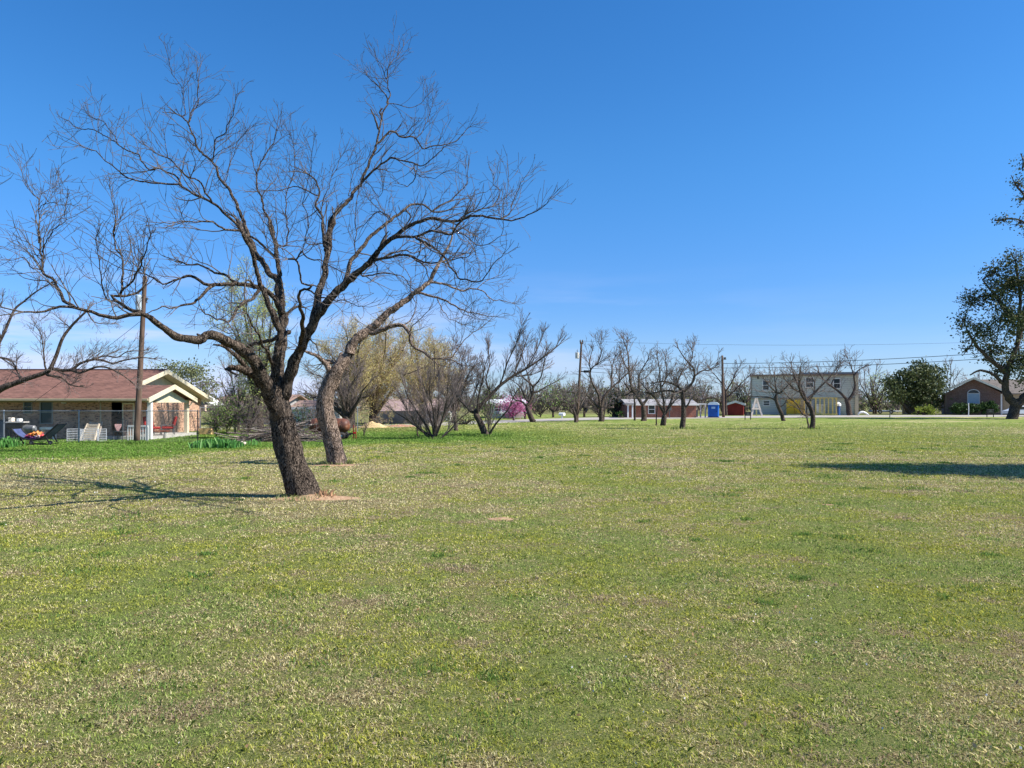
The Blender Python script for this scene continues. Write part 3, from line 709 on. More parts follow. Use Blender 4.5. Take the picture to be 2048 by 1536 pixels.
 ('b', [(850, 745), (900, 690), (950, 680), (1010, 712), (1080, 720), (1140, 780), (1240, 765), (1350, 735), (1450, 640)], 4.6, 1.2, .2, 1.1),
 ('b', [(1090, 720), (1130, 690), (1160, 620), (1210, 500)], 2, 1, .3, 1.3),
 ('b', [(960, 670), (1000, 625)], 2.5, 1.4, 0, 0),
 ('b', [(745, 990), (820, 930), (900, 870), (960, 850), (1080, 880), (1140, 890), (1230, 830), (1290, 760)], 5, 1.2, -.3, .9),
 ('b', [(1090, 890), (1097, 950), (1040, 1025), (980, 1010)], 3, 1.2, -.2, .8),
 ('b', [(1100, 950), (1160, 975), (1230, 985), (1270, 940)], 1.6, .9, -.4, .9),
 ('b', [(845, 650), (825, 570), (802, 522)], 4.4, 2.6, 0, 0),
 ('b', [(870, 590), (862, 540), (878, 510)], 4.5, 3, .1, 0),
 ('b', [(650, 1095), (680, 960), (730, 900), (790, 820)], 1.8, .9, .3, .8),
 ('b', [(750, 985), (800, 1040), (850, 1120), (870, 1100), (890, 1050)], 1.8, 1, -.3, 1.2),
 # second upright
 ('d', [(1250, 300), (1245, 230), (1225, 140), (1208, 0)], 7, 5, .1, .2),
 ('b', [(490, 1430), (480, 1290), (470, 1200), (440, 1160), (452, 1080), (430, 1000), (385, 955)], 5.5, 3, .1, .4),
 ('b', [(445, 1090), (350, 1050), (280, 1035), (180, 1055), (60, 1062)], 3, 1.2, -.2, 1.2),
 ('b', [(470, 1180), (510, 1060), (560, 930), (620, 820)], 2.4, 1, .2, 1.2),
 # leftover uprights of the middle stem
 ('b', [(170, 1450), (140, 1330), (110, 1220), (60, 1062), (45, 970), (80, 850), (150, 740), (180, 630)], 5.5, 1.4, .1, 1.3),
 ('b', [(240, 1420), (240, 1250), (240, 1100), (290, 940), (290, 800), (262, 690)], 3.2, 1.2, .3, 1.4),
 ('b', [(380, 1400), (385, 1250), (350, 1120), (400, 950), (410, 850)], 2.4, 1, -.3, 1.4),
 ('b', [(45, 970), (20, 850), (20, 740)], 2, 1, .3, 1.2),
 # gnarled inner limb
 ('d', [(1010, 1120), (1035, 1000), (1045, 860), (1030, 740), (1010, 660), (1040, 605), (1100, 590), (1130, 560)], 12, 4, -.8, .1),
 ('d', [(1040, 610), (1045, 540), (1030, 440), (1010, 360), (970, 335), (920, 342)], 8, 4, -.3, .2),
 ('d', [(1000, 335), (1030, 290), (1050, 262), (1100, 315), (1150, 340), (1220, 370), (1300, 400), (1380, 430)], 6, 1.8, -.3, .8),
 ('d', [(1130, 610), (1200, 650), (1300, 680), (1420, 700), (1560, 730)], 4, 1.4, -.8, .7),
 ('d', [(1110, 1020), (1150, 1070), (1190, 1150)], 3.6, 1.5, -.4, .3),
 ('d', [(930, 960), (880, 980), (780, 1025), (700, 1040), (620, 1055), (580, 1110), (600, 1150)], 9, 6, 1.1, .5),
 ('d', [(905, 900), (930, 790), (1000, 745), (1060, 760)], 8, 4, .9, .6),
]
traced_tree('mesquite_tree', 'large leaning bare tree with dark twisted limbs spreading wide, nearest on the lawn', 14.8, main, 11, BARK, TWIG, CM, hi=True, base=Vector(((611-CX)/F*14.8, 14.8, 0)), group='bare trees on the lawn', crown_name='twigs')

second = [
 ('p', [(676, 934), (671, 905), (664, 880), (656, 845), (649, 815), (652, 788), (664, 760), (676, 740), (688, 722), (700, 708)], 40, 26, 0, 0),
 ('e', [(190, 1340), (250, 1270), (300, 1210), (400, 1130), (480, 1060), (540, 1010), (600, 970), (700, 885), (780, 830), (840, 770), (880, 690), (920, 630), (960, 570), (1000, 470), (1020, 410)], 20, 3, .1, .35),
 ('e', [(400, 1180), (480, 1150), (560, 1112), (640, 1120), (690, 1170), (700, 1250), (780, 1320), (860, 1370), (950, 1372), (1020, 1385), (1080, 1420)], 11, 1.8, -.2, .35),
 ('e', [(860, 1370), (900, 1410), (912, 1480)], 4, 1.6, -.1, .6),
 ('e', [(950, 1375), (1030, 1350), (1070, 1270), (1140, 1200), (1240, 1130)], 3, 1.2, .2, .8),
 ('e', [(640, 1118), (700, 1060), (740, 960), (700, 900)], 3, 1.6, .3, .6),
 ('e', [(690, 1160), (760, 1080), (830, 1010)], 2.6, 1.2, -.3, .7),
 ('e', [(720, 870), (800, 870), (900, 900), (980, 930), (1060, 990), (1150, 1020), (1350, 1045)], 5.5, 1.1, -.3, .8),
 ('e', [(840, 790), (900, 790), (980, 810), (1080, 850), (1200, 830), (1330, 920), (1470, 935)], 5, 1.1, .1, .8),
 ('e', [(900, 900), (930, 990), (1000, 1070), (1100, 1110)], 2.4, 1, -.5, .8),
 ('e', [(1200, 835), (1300, 760), (1400, 720)], 1.8, .9, .3, 1),
 ('e', [(960, 640), (1040, 600), (1120, 560), (1200, 470)], 2.6, 1, .4, 1.1),
 ('e', [(700, 850), (700, 780), (660, 700), (620, 660)], 2.4, 1, .4, .8),
 ('j', [(1160, 460), (1130, 360), (1080, 290), (1020, 225), (950, 180), (880, 155), (820, 148)], 14, 5, -.2, .3),
 ('j', [(1230, 330), (1170, 280), (1110, 265), (1060, 290)], 8, 4, .4, .3),
 ('j', [(1240, 290), (1290, 215), (1300, 160)], 10, 9, .3, 0),
 ('j', [(1330, 370), (1370, 390), (1410, 405)], 5, 3, -.2, 0),
 ('j', [(1380, 270), (1430, 290), (1460, 292)], 4, 3, .2, 0),
 ('j', [(1000, 735), (940, 740), (870, 710)], 3, 1.4, .3, .8),
 ('j', [(1090, 520), (1030, 470), (960, 450)], 3, 1.5, .2, .6),
]
c2 = dict(CM); c2.update(wk=.92, dz=1.3, rmin=.0045, rt=.013, len=1.05, limbden=4.6, seg=.12)
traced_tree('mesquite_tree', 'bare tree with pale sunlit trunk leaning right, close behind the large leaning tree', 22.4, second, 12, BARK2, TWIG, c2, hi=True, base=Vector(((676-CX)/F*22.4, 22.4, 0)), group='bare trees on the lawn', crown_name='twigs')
# ---------------------------------------------------------------- bare trees further out, traced
def cf(Y, **k):
    s = Y/F
    d = dict(seg=max(.12, s*5), wig=.24, up=.05, rmin=s*.22, den={}, ang=(22, 60), limbden=215/(s*F), rmax=.3, len=40*s, rt=s*.7, lvl=2, lift=.35, endn=3, r4=0)
    d['den'] = {1: 4.4/d['len'], 2: 5.2/d['len']}
    d.update(k); return d
GB = 'bare trees on the lawn'
def bt(label, base, limbs, seed, group=GB, bark=None, tw=None, name='mesquite_tree', leaves=None, Y=None, **k):
    Y = Y or YG(base[1])
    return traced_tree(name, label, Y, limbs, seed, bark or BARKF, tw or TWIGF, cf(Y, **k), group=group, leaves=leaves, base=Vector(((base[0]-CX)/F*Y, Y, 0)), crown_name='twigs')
BUD = leafmat('pale_green_buds', (.33, .42, .08), (.46, .52, .14), (.22, .34, .06))
YEL = leafmat('yellow_buds', (.52, .41, .12), (.58, .50, .20), (.48, .48, .22))
GRN = leafmat('fresh_leaves', (.10, .19, .03), (.2, .3, .05), (.3, .38, .1))
EVG = leafmat('evergreen_leaves', (.05, .07, .025), (.10, .125, .045), (.19, .2, .09), .2)
OAK = leafmat('oak_leaves', (.045, .065, .025), (.09, .115, .045), (.19, .17, .08), .35)
HDG = leafmat('hedge_leaves', (.02, .05, .012), (.04, .085, .018), (.07, .13, .03), .2)
bt('bare tree with a curved double trunk in front of the yellow door', (1620, 858), [
 ('h', [(1468, 1062), (1475, 950), (1460, 860), (1430, 790), (1385, 725)], 11, 8, 0, 0),
 ('h', [(1390, 735), (1350, 640), (1290, 560), (1240, 450), (1205, 320)], 6, 1.6, .2, 1),
 ('h', [(1385, 725), (1340, 600), (1328, 450), (1345, 340)], 6, 1.6, -.3, 1),
 ('h', [(1400, 735), (1480, 650), (1560, 560), (1650, 470), (1780, 320)], 6, 1.4, .1, 1),
 ('h', [(1350, 640), (1260, 600), (1150, 500)], 4, 1.2, -.3, 1),
 ('h', [(1480, 650), (1500, 520), (1440, 400)], 3, 1.2, .3, 1),
 ('h', [(1445, 910), (1360, 885), (1290, 770), (1200, 700), (1130, 620)], 4, 1.4, -.3, .8),
 ('h', [(1425, 1058), (1398, 950), (1395, 860), (1398, 780)], 4, 2, .3, .2)], 21)
bt('bare tree leaning left beside the black sign, in front of the grey house', (1565, 842), [
 ('h', [(1135, 982), (1115, 880), (1075, 800), (1045, 720), (1040, 650)], 9, 6, 0, 0),
 ('h', [(1040, 650), (1020, 560), (1005, 430)], 5, 1.4, .2, 1),
 ('h', [(1050, 650), (1120, 570), (1200, 480)], 4.5, 1.4, -.2, 1),
 ('h', [(1055, 770), (980, 705), (850, 685), (720, 690)], 4, 1.2, .2, .9),
 ('h', [(1040, 640), (960, 560), (900, 480)], 3.5, 1.2, -.4, 1),
 ('h', [(1050, 780), (1120, 760), (1160, 700)], 3, 1.2, .2, .7)], 22)
bt('bare tree with a forked trunk right behind the utility pole without transformer', (1452, 830), [
 ('h', [(435, 905), (428, 800), (432, 700), (430, 620)], 6, 5, 0, 0),
 ('h', [(430, 620), (395, 530), (330, 440), (270, 370)], 4, 1.2, .2, 1),
 ('h', [(432, 700), (500, 640), (590, 550), (680, 470)], 4, 1.2, -.2, 1),
 ('h', [(430, 610), (500, 490), (560, 340)], 4, 1.2, 0, 1),
 ('h', [(420, 780), (300, 690), (140, 725), (90, 700)], 3.5, 1.2, 0, .8)], 23, Y=100)
bt('bare tree with thick crooked fork against the right corner of the grey house', (1700, 830), [
 ('h', [(1925, 905), (1915, 800), (1885, 720)], 12, 9, 0, 0),
 ('h', [(1885, 720), (1780, 620), (1700, 560), (1610, 480), (1560, 400)], 6, 1.6, .1, .9),
 ('h', [(1905, 745), (1960, 660), (1992, 560), (1975, 440), (1990, 400), (2040, 350)], 7, 2, -.1, .8),
 ('h', [(1700, 560), (1750, 430), (1820, 280)], 3, 1.2, .3, 1),
 ('h', [(1975, 440), (1930, 300), (1900, 220)], 3, 1.2, .3, 1)], 24, Y=104)
bt('bare tree with straight dark trunk and hooked limb, nearest of the middle row', (1365, 858), [
 ('g', [(1715, 1315), (1735, 1200), (1740, 1100), (1735, 980), (1730, 850)], 12, 8, 0, 0),
 ('g', [(1730, 850), (1650, 780), (1500, 735), (1400, 750)], 6, 2, .2, .9),
 ('g', [(1740, 850), (1820, 760), (1855, 680), (1835, 570), (1790, 520), (1720, 440), (1660, 350)], 6, 1.6, -.1, .8),
 ('g', [(1850, 670), (1920, 620), (1970, 595), (2050, 590), (2120, 540)], 4, 1.4, .1, 1),
 ('g', [(1740, 1070), (1780, 1020), (1800, 980)], 5, 3, -.2, .1),
 ('g', [(1700, 870), (1560, 840), (1440, 852), (1250, 880)], 5, 1.4, .2, .9),
 ('g', [(1790, 520), (1830, 430), (1820, 340)], 2.5, 1.2, .2, 1),
 ('g', [(1650, 780), (1700, 650), (1760, 540)], 3.5, 1.4, .4, 1)], 25)
bt('bare vase shaped tree with several stems, left of the hooked limb tree', (1330, 851), [
 ('g', [(1480, 1272), (1490, 1200), (1500, 1130)], 12, 10, 0, 0),
 ('g', [(1500, 1130), (1540, 1060), (1590, 950), (1640, 820), (1700, 680)], 6, 1.6, .1, .9),
 ('g', [(1490, 1140), (1440, 1020), (1390, 940), (1300, 850), (1210, 740)], 6, 1.5, .1, .9),
 ('g', [(1500, 1130), (1490, 950), (1460, 780), (1450, 600), (1420, 430)], 6, 1.4, -.1, .9),
 ('g', [(1545, 1060), (1620, 980), (1700, 915), (1760, 860)], 4, 1.4, -.2, .8),
 ('g', [(1470, 800), (1520, 640), (1500, 450)], 3, 1.2, .3, 1),
 ('g', [(1390, 940), (1330, 880), (1200, 880)], 4, 1.4, .3, .9),
 ('g', [(1390, 1272), (1385, 1180), (1395, 1080)], 3.5, 2, .1, .1)], 26)
bt('tall bare tree with a forked dark trunk in front of the red brick house', (1285, 842), [
 ('g', [(1240, 1225), (1235, 1120), (1225, 1010)], 12, 9, 0, 0),
 ('g', [(1225, 1010), (1175, 940), (1110, 850), (1085, 700), (1080, 560), (1075, 430), (1040, 300)], 7, 1.6, .1, .9),
 ('g', [(1235, 1010), (1290, 960), (1330, 880)], 6, 2, -.1, .8),
 ('g', [(1180, 940), (1195, 800), (1190, 690), (1240, 590), (1300, 480)], 5, 1.5, .2, 1),
 ('g', [(1110, 850), (1030, 890), (940, 900)], 4, 1.4, .2, .8),
 ('g', [(1085, 640), (1000, 540), (960, 430)], 3.5, 1.3, -.2, 1),
 ('g', [(1190, 720), (1270, 690), (1340, 620)], 3, 1.2, .2, 1)], 27)
bt('slim bare sapling trunk between the two forked trees by the road', (1269, 842), [
 ('g', [(1140, 1222), (1138, 1100), (1132, 1000), (1120, 900)], 4.5, 3, 0, 0),
 ('g', [(1120, 900), (1060, 800), (1000, 720)], 2.5, 1.2, .1, .9), ('g', [(1125, 920), (1150, 800), (1130, 700)], 2.5, 1.2, .1, .9)], 28, Y=76)
bt('wide bare tree with a curved crescent limb, right of the transformer pole', (1200, 843), [
 ('g', [(725, 1232), (715, 1140), (720, 1050)], 10, 8, 0, 0),
 ('g', [(725, 1050), (770, 940), (850, 840), (960, 745), (1070, 640)], 7, 1.6, .1, .8),
 ('g', [(720, 1050), (690, 900), (620, 760), (595, 680), (610, 600), (690, 540), (800, 470)], 6, 1.4, -.1, .8),
 ('g', [(705, 1060), (640, 990), (560, 900), (500, 875), (400, 870), (330, 860)], 5, 1.3, .1, .8),
 ('g', [(860, 830), (865, 700), (870, 590), (900, 470)], 4, 1.3, .2, 1),
 ('g', [(610, 610), (590, 500), (620, 380)], 2.6, 1.2, .2, 1),
 ('g', [(690, 540), (740, 400), (720, 300)], 2.6, 1.2, -.2, 1),
 ('g', [(960, 745), (960, 600), (990, 480)], 2.8, 1.2, .2, 1),
 ('g', [(765, 1222), (775, 1130), (790, 1050)], 4, 2, .1, .3)], 29)
bt('small scrubby bare tree at the foot of the transformer pole', (1152, 845), [
 ('g', [(432, 1242), (425, 1150), (400, 1080)], 8, 5, 0, 0),
 ('g', [(400, 1080), (360, 1010), (310, 920), (270, 830)], 3, 1.2, .1, 1), ('g', [(440, 1150), (480, 1010), (560, 880)], 3, 1.2, -.1, 1),
 ('g', [(425, 1140), (440, 1000), (420, 880)], 3, 1.2, .2, 1), ('g', [(360, 1010), (280, 980), (200, 960)], 2, 1, .2, 1)], 30)
bt('bare tree with a bent trunk and round crown beside the pink blossoming tree', (1068, 844), [
 ('f', [(1785, 1152), (1745, 1060), (1715, 970)], 12, 9, 0, 0),
 ('f', [(1720, 970), (1760, 880), (1770, 780), (1700, 710), (1620, 650)], 7, 1.8, .1, .9),
 ('f', [(1710, 970), (1660, 930), (1590, 912), (1540, 850)], 5, 1.6, .1, .9),
 ('f', [(1768, 860), (1840, 825), (1920, 780), (2030, 730)], 4.5, 1.2, .1, 1),
 ('f', [(1765, 860), (1745, 720), (1690, 560), (1660, 430)], 4, 1.2, .2, 1),
 ('f', [(1770, 790), (1850, 680), (1880, 540), (1900, 420)], 4, 1.2, -.2, 1),
 ('f', [(1720, 930), (1650, 800), (1580, 740)], 4, 1.2, .3, 1)], 31)
bt('bare tree leaning left from its foot with long straight upswept branches', (975, 872), [
 ('f', [(1290, 1300), (1230, 1170), (1165, 1050)], 15, 11, 0, 0),
 ('f', [(1200, 1110), (1250, 960), (1350, 850), (1430, 765), (1560, 670), (1700, 590), (1900, 460), (2040, 345)], 9, 1.8, .1, .9),
 ('f', [(1340, 855), (1300, 720), (1335, 560), (1320, 380)], 4, 1.2, .2, 1.1),
 ('f', [(1430, 765), (1500, 560), (1590, 350), (1640, 170)], 4, 1.2, -.2, 1.2),
 ('f', [(1165, 1050), (1080, 960), (1010, 880), (960, 780)], 5, 1.6, .1, .9),
 ('f', [(1200, 1080), (1200, 900), (1240, 720), (1270, 560)], 5, 1.4, -.2, 1),
 ('f', [(1325, 1290), (1410, 1160), (1530, 1010), (1580, 890), (1620, 820)], 5, 1.3, -.2, .8),
 ('f', [(1165, 1060), (1100, 1000), (1160, 880), (1200, 760)], 4, 1.3, .2, .9),
 ('f', [(1560, 670), (1640, 500), (1700, 320)], 3.4, 1.2, .2, 1.2),
 ('f', [(1700, 590), (1800, 420), (1860, 250)], 3, 1.2, .2, 1.2), ('f', [(1560, 670), (1760, 650), (1900, 600)], 3, 1.2, .4, 1)], 32, wig=.1, ang=(12, 35), lift=.5)
fan = [[(720, 1325), (640, 1240), (500, 1130), (370, 1050)], [(740, 1300), (660, 1150), (560, 1000), (480, 850), (440, 700)],
 [(745, 1280), (700, 1100), (640, 900), (600, 700)], [(755, 1280), (740, 1050), (700, 850), (720, 640)], [(760, 1280), (790, 1100), (805, 900), (815, 650)],
 [(765, 1290), (850, 1100), (920, 950), (1000, 800), (1040, 650)], [(775, 1300), (830, 1150), (880, 950), (900, 720)],
 [(790, 1322), (900, 1240), (1000, 1130), (1130, 1030)], [(740, 1300), (600, 1200), (480, 1020), (400, 860)]]
bt('low bare multi stemmed shrub fanning out from one foot on the lawn', (865, 878), [('f', [(755, 1330), (752, 1290), (752, 1270)], 14, 10, 0, 0)] +
   [('f', q, 4.4, 1.2, (i % 3-1)*.35, 1.3) for i, q in enumerate(fan)], 33, name='bare_shrub', group=None, wig=.1, ang=(10, 32), lift=.35, cat='shrub') if 0 else None
r_ = bt('low bare multi stemmed shrub fanning out from one foot on the lawn', (865, 878), [('f', [(755, 1330), (752, 1290), (752, 1270)], 14, 10, 0, 0)] +
   [('f', q, 4.4, 1.2, (i % 3-1)*.35, 1.3) for i, q in enumerate(fan)], 33, name='bare_shrub', wig=.1, ang=(10, 32), lift=.35); r_['category'] = 'shrub'
bt('thin bare sapling just left of the multi stemmed shrub', (836, 873), [('f', [(597, 1300), (592, 1210), (575, 1130), (560, 1050)], 3.6, 1.8, 0, .5), ('f', [(580, 1140), (620, 1020), (600, 900)], 2, 1, .1, .9)], 34)
bt('short dark bare trunk behind the multi stemmed shrub', (912, 862), [('f', [(985, 1242), (978, 1160), (960, 1060)], 9, 6, 0, 0),
  ('f', [(960, 1060), (900, 950), (860, 850)], 4, 1.2, .1, 1), ('f', [(965, 1060), (1020, 920), (1040, 800)], 4, 1.2, .1, 1), ('f', [(960, 1060), (950, 900), (980, 750)], 3, 1.2, -.1, 1)], 35)
MST = leafmat('mistletoe', (.10, .12, .03), (.17, .19, .05), (.22, .2, .07), .2)
r_ = bt('bare tree reaching in from the left edge, heavy limb over roof', (-75, 904), [
 ('p', [(-72, 912), (-70, 870), (-50, 820), (0, 781), (30, 768)], 30, 11, 0, 0),
 ('c', [(120, 1400), (250, 1350), (400, 1300), (440, 1270), (490, 1160), (540, 1020), (600, 930), (680, 840), (740, 780)], 14, 4, 0, .35),
 ('c', [(460, 1270), (600, 1275), (680, 1220), (800, 1190), (880, 1200), (960, 1225), (1060, 1200), (1200, 1180), (1290, 1190)], 7, 1.8, .1, 1),
 ('c', [(600, 1275), (680, 1290), (760, 1262), (830, 1240), (910, 1245), (1000, 1285), (1080, 1340), (1150, 1400)], 6, 1.6, -.1, 1),
 ('c', [(780, 1200), (900, 1165), (1000, 1175), (1080, 1130), (1200, 1120)], 4, 1.4, .2, 1),
 ('c', [(400, 1280), (390, 1150), (370, 1000), (320, 900)], 4, 1.2, -.2, .9),
 ('c', [(400, 1320), (520, 1340), (600, 1400), (680, 1420)], 6, 2, -.2, .6),
 ('c', [(330, 1330), (200, 1360), (120, 1250), (0, 1160)], 5, 2, .3, .5),
 ('c', [(600, 930), (540, 880), (480, 830)], 3, 1.2, .1, .8), ('c', [(620, 930), (800, 870), (930, 880)], 3, 1.2, .2, .8),
 ('p', [(-60, 840), (-30, 740), (5, 670), (28, 622), (50, 604), (75, 585), (100, 570)], 12, 2, .1, .8),
 ('p', [(-20, 715), (22, 722), (40, 750)], 5, 2, .1, .8), ('p', [(0, 680), (-10, 640), (5, 600)], 5, 1.4, .2, .7)], 36, wig=.2)
def sel_(b): 
    return lambda t: any((CX+t[0]/t[1]*F-x)**2+(HZ-(t[2]-EYE)/t[1]*F-y)**2 < r*r for x, y, r in b)

# ---------------------------------------------------------------- trees grown without tracing (behind others)
def wild(name, label, px, py, stems, seed, wpx, hpx, group, bark=None, tw=None, leaves=None, spread=.8, Y=None, lean=0, cat='tree', trunkw=9, **k):
    """stems leave the foot or a short bole and fan out to fill wpx by hpx pixels"""
    rg = random.Random(seed); L_ = [('p', [(px, py), (px+lean*.1, py-hpx*.1), (px+lean*.2, py-hpx*.18)], trunkw, trunkw*.8, 0, 0)]
    for i in range(stems):
        t = (i+.5)/stems*2-1; t += rg.uniform(-.15, .15)
        hx = px+lean+t*wpx*.5*spread; hy = py-hpx*(1-.45*t*t)*rg.uniform(.66, .9)
        mx = px+lean*.5+t*wpx*.22+rg.uniform(-.06, .06)*wpx; my = py-hpx*rg.uniform(.4, .5)
        y0 = py-hpx*rg.uniform(.08, .18)
        L_.append(('p', [(px+lean*.2, y0), (mx, my), ((mx+hx)/2+rg.uniform(-.05, .05)*wpx, (my+hy)/2), (hx, hy)], trunkw*.45, 1.2, rg.uniform(-.5, .5), 1.0))
    k.setdefault('len', min(44, hpx*.27)*(Y or YG(py))/F)
    r = bt(label, (px, py), L_, seed, group, bark, tw, name, leaves, Y, **k)
    r['category'] = cat; return r
TWIGY = pm('warm_twig_bark', (.33, .25, .18), .9, .35, 1)
GY = 'yellow budding trees behind the shrubs'
wild('budding_tree', 'yellow budding tree directly behind the pale leaning trunk', 700, 856, 9, 41, 150, 235, GY, leaves=('buds', YEL, 13, .16, .04, .45), trunkw=20, limbden=6, lift=.2, tw=TWIGY)
wild('budding_tree', 'broad yellow budding tree with a leaning dark trunk, right of the pale trunk', 742, 852, 10, 42, 200, 228, GY, leaves=('buds', YEL, 13, .16, .04, .45), trunkw=16, limbden=6, lift=.2, lean=20, tw=TWIGY)
wild('budding_tree', 'yellow budding tree rising behind the multi stemmed shrub', 842, 848, 10, 43, 170, 205, GY, leaves=('buds', YEL, 13, .16, .04, .45), trunkw=12, limbden=5.5, lift=.2, tw=TWIGY)
wild('bare_tree', 'greyish bare tree filling the gap right of the yellow budding trees', 905, 846, 9, 44, 130, 170, None, trunkw=10, limbden=5.5, lift=.2)
wild('bare_tree', 'dark bare tree behind the rusty tank trailer', 690, 862, 9, 45, 170, 150, None, trunkw=22, ang=(15, 45), limbden=4.4, wig=.2)
TWIGB = pm('hazed_twig_bark', (.27, .225, .20), .9, .3, 1)  # twig colour paled to paint in a little distance haze
GBG = 'background trees beyond the road'
for i, (px, py, w, h, n, lab, lv) in enumerate([
 (1105, 835, 90, 75, 7, 'grey green brushy tree behind the white mailbox', GRN), (1050, 838, 90, 95, 7, 'grey bare tree behind the pink blossoming tree', None),
 (1225, 833, 70, 62, 6, 'dark brushy tree behind the wide crescent limb tree', None), (1345, 832, 120, 95, 7, 'pale bare tree behind the red brick house roof', None),
 (1400, 832, 90, 90, 6, 'bare tree rising behind the white carport', None), (1490, 832, 90, 110, 7, 'bare tree behind the left corner of the grey house', None),
 (1482, 832, 60, 78, 6, 'pale leafing tree between the red shed and grey house', BUD), (1580, 828, 110, 115, 6, 'bare tree rising above the left half of the grey house roof', None),
 (1650, 828, 100, 110, 6, 'bare tree rising above the right half of the grey house roof', None), (1752, 830, 80, 92, 6, 'pale green leafing tree between grey house and dense evergreen', BUD),
 (1745, 829, 110, 118, 7, 'tall faint bare tree right of the grey house', None), (1900, 827, 100, 120, 6, 'faint bare tree behind the dense evergreen', None),
 (1960, 827, 110, 100, 6, 'faint bare tree over the gabled brick house', None), (1170, 834, 90, 100, 6, 'thin bare tree just right of the transformer pole', None),
 (1250, 834, 90, 130, 7, 'tall thin bare tree behind the two forked trees', None)]):
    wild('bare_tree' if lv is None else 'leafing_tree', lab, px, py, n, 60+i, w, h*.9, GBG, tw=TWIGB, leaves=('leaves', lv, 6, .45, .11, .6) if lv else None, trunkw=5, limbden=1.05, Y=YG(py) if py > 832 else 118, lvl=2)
wild('budding_tree', 'tall light green budding tree behind the large leaning tree', 520, 868, 9, 46, 210, 385, None, bark=BARK, leaves=('buds', leafmat('willow_green', (.44, .49, .13), (.52, .56, .2), (.36, .44, .13)), 15, .2, .04, .5), trunkw=15, limbden=2.6, lean=-25)
wild('bare_shrub', 'tangled grey green shrub right of the corner of the left house', 470, 868, 11, 47, 110, 95, 'tangled bushes by the fence', leaves=('leaves', GRN, 2, .15, .045, .45), trunkw=5, limbden=10, cat='shrub', ang=(15, 55), wig=.25)
wild('bare_shrub', 'tangled bare shrub just left of the large leaning trunk', 522, 866, 11, 48, 90, 110, 'tangled bushes by the fence', trunkw=5, limbden=10, cat='shrub', ang=(15, 55), wig=.25)
wild('bare_tree', 'thin bare tree with sparse leaves between left house and large leaning trunk', 478, 862, 7, 49, 130, 200, None, leaves=('leaves', GRN, 1, .15, .045, .3), trunkw=6, limbden=2.6, ang=(15, 45))
wild('green_shrub', 'dark leafy shrub between the two trunks beside the rusty tank', 603, 864, 7, 50, 60, 52, 'tangled bushes by the fence', leaves=('leaves', HDG, 5, .12, .05, .8), trunkw=4, limbden=5, cat='shrub')
wild('bare_shrub', 'tiny bare twiggy shrub on the grass right of the rusty tank', 728, 872, 5, 51, 34, 34, None, trunkw=2, limbden=6, cat='shrub', lvl=1)
wild('bare_shrub', 'small green shoots sprouting at the foot of the upswept leaning tree', 980, 870, 6, 52, 26, 100, None, leaves=('leaves', GRN, 3, .12, .045, .8), trunkw=3, limbden=4, cat='shrub')
for i, (px, w, h, lab, lv) in enumerate([(432, 70, 62, 'low grey thicket mound against the fence end, left of the other tangled bushes', GRN), (455, 80, 78, 'messy thicket with greenish shoots in the middle of the tangled bushes', GRN),
      (500, 80, 84, 'messy brown thicket between the fence end and large trunk', None), (545, 70, 70, 'brown thicket showing just behind the large leaning trunk', None), (630, 60, 60, 'grey thicket behind the pale leaning trunk', None)]):
    wild('thicket_bush', lab, px, 872-i % 2*4, 9, 110+i, w, h, 'tangled bushes by the fence', leaves=('leaves', lv, 3, .15, .04, .5) if lv else None, trunkw=3, limbden=13, cat='shrub', ang=(25, 95), wig=.42, lift=-.05, up=.0, Y=38.5+i*.5)
# redbud in flower
PNK = leafmat('redbud_flowers', (.42, .07, .22), (.55, .16, .34), (.66, .32, .48), .25)
wild('redbud_tree', 'pink blossoming tree in front of the pale house beyond the lawn', 1028, 841, 9, 53, 62, 44, None, leaves=('blossom', PNK, 16, .3, .07, 1), trunkw=4, limbden=4, ang=(15, 45))
# grey green trees behind the left house
def blobs_px(lst, Y, dz=1.0):
    return [(P(x, y, Y+o), rx*Y/F, rx*Y/F*dz, ry*Y/F) for x, y, rx, ry, o in lst]
def bl(name, label, px, Y, blobs, seed, leafm, size, dens, group=None, cat='tree', tw=8, sw=3, cl=.3, sh=.45, bark=None, twn=14, per=18):
    b = blobs_px(blobs, Y, .8)
    base = Vector(((px-CX)/F*Y, Y, 0)); st = []
    for c, *_ in b[:6]:
        st.append(([base+Vector((0, 0, -.05)), base.lerp(c, .4)*1.0, base.lerp(c, .85)], tw*.5*Y/F, sw*.5*Y/F))
    return blob_tree(name, label, base, st, b, seed, bark or BARKF, leafm, size, dens, group, cat, cl, None, twn, .3*Y/F, sh, per)
GG = leafmat('grey_green_leaves', (.11, .13, .06), (.19, .21, .09), (.3, .33, .14), .2)
bl('leafy_tree', 'grey green tree rising behind the gable of the left house', 375, 56, [(350, 740, 26, 22, 0), (385, 745, 30, 28, 1), (410, 775, 26, 26, 0), (340, 765, 24, 22, 1), (372, 790, 34, 26, 0)], 71, GG, .085, 1100, twn=8)
bl('leafy_tree', 'small yellow green tree peeking over the brown roof near the utility pole', 312, 58, [(312, 735, 12, 18, 0), (318, 760, 14, 16, 0)], 72, leafmat('yellow_green', (.2, .24, .05), (.3, .33, .08), (.4, .4, .12)), .08, 900, twn=8)
bl('evergreen_tree', 'dense dark evergreen tree between the grey house and gabled brick house', 1821, 112, [(1845, 735, 24, 18, 0), (1800, 765, 30, 24, 0), (1850, 765, 40, 32, 0), (1878, 750, 18, 24, 1), (1790, 785, 26, 20, -1), (1835, 795, 40, 24, 0), (1868, 790, 26, 26, 1), (1830, 750, 24, 24, -1), (1780, 770, 18, 14, 0)], 73, EVG, .19, 170, cl=.42, tw=11, twn=6, sh=.55)
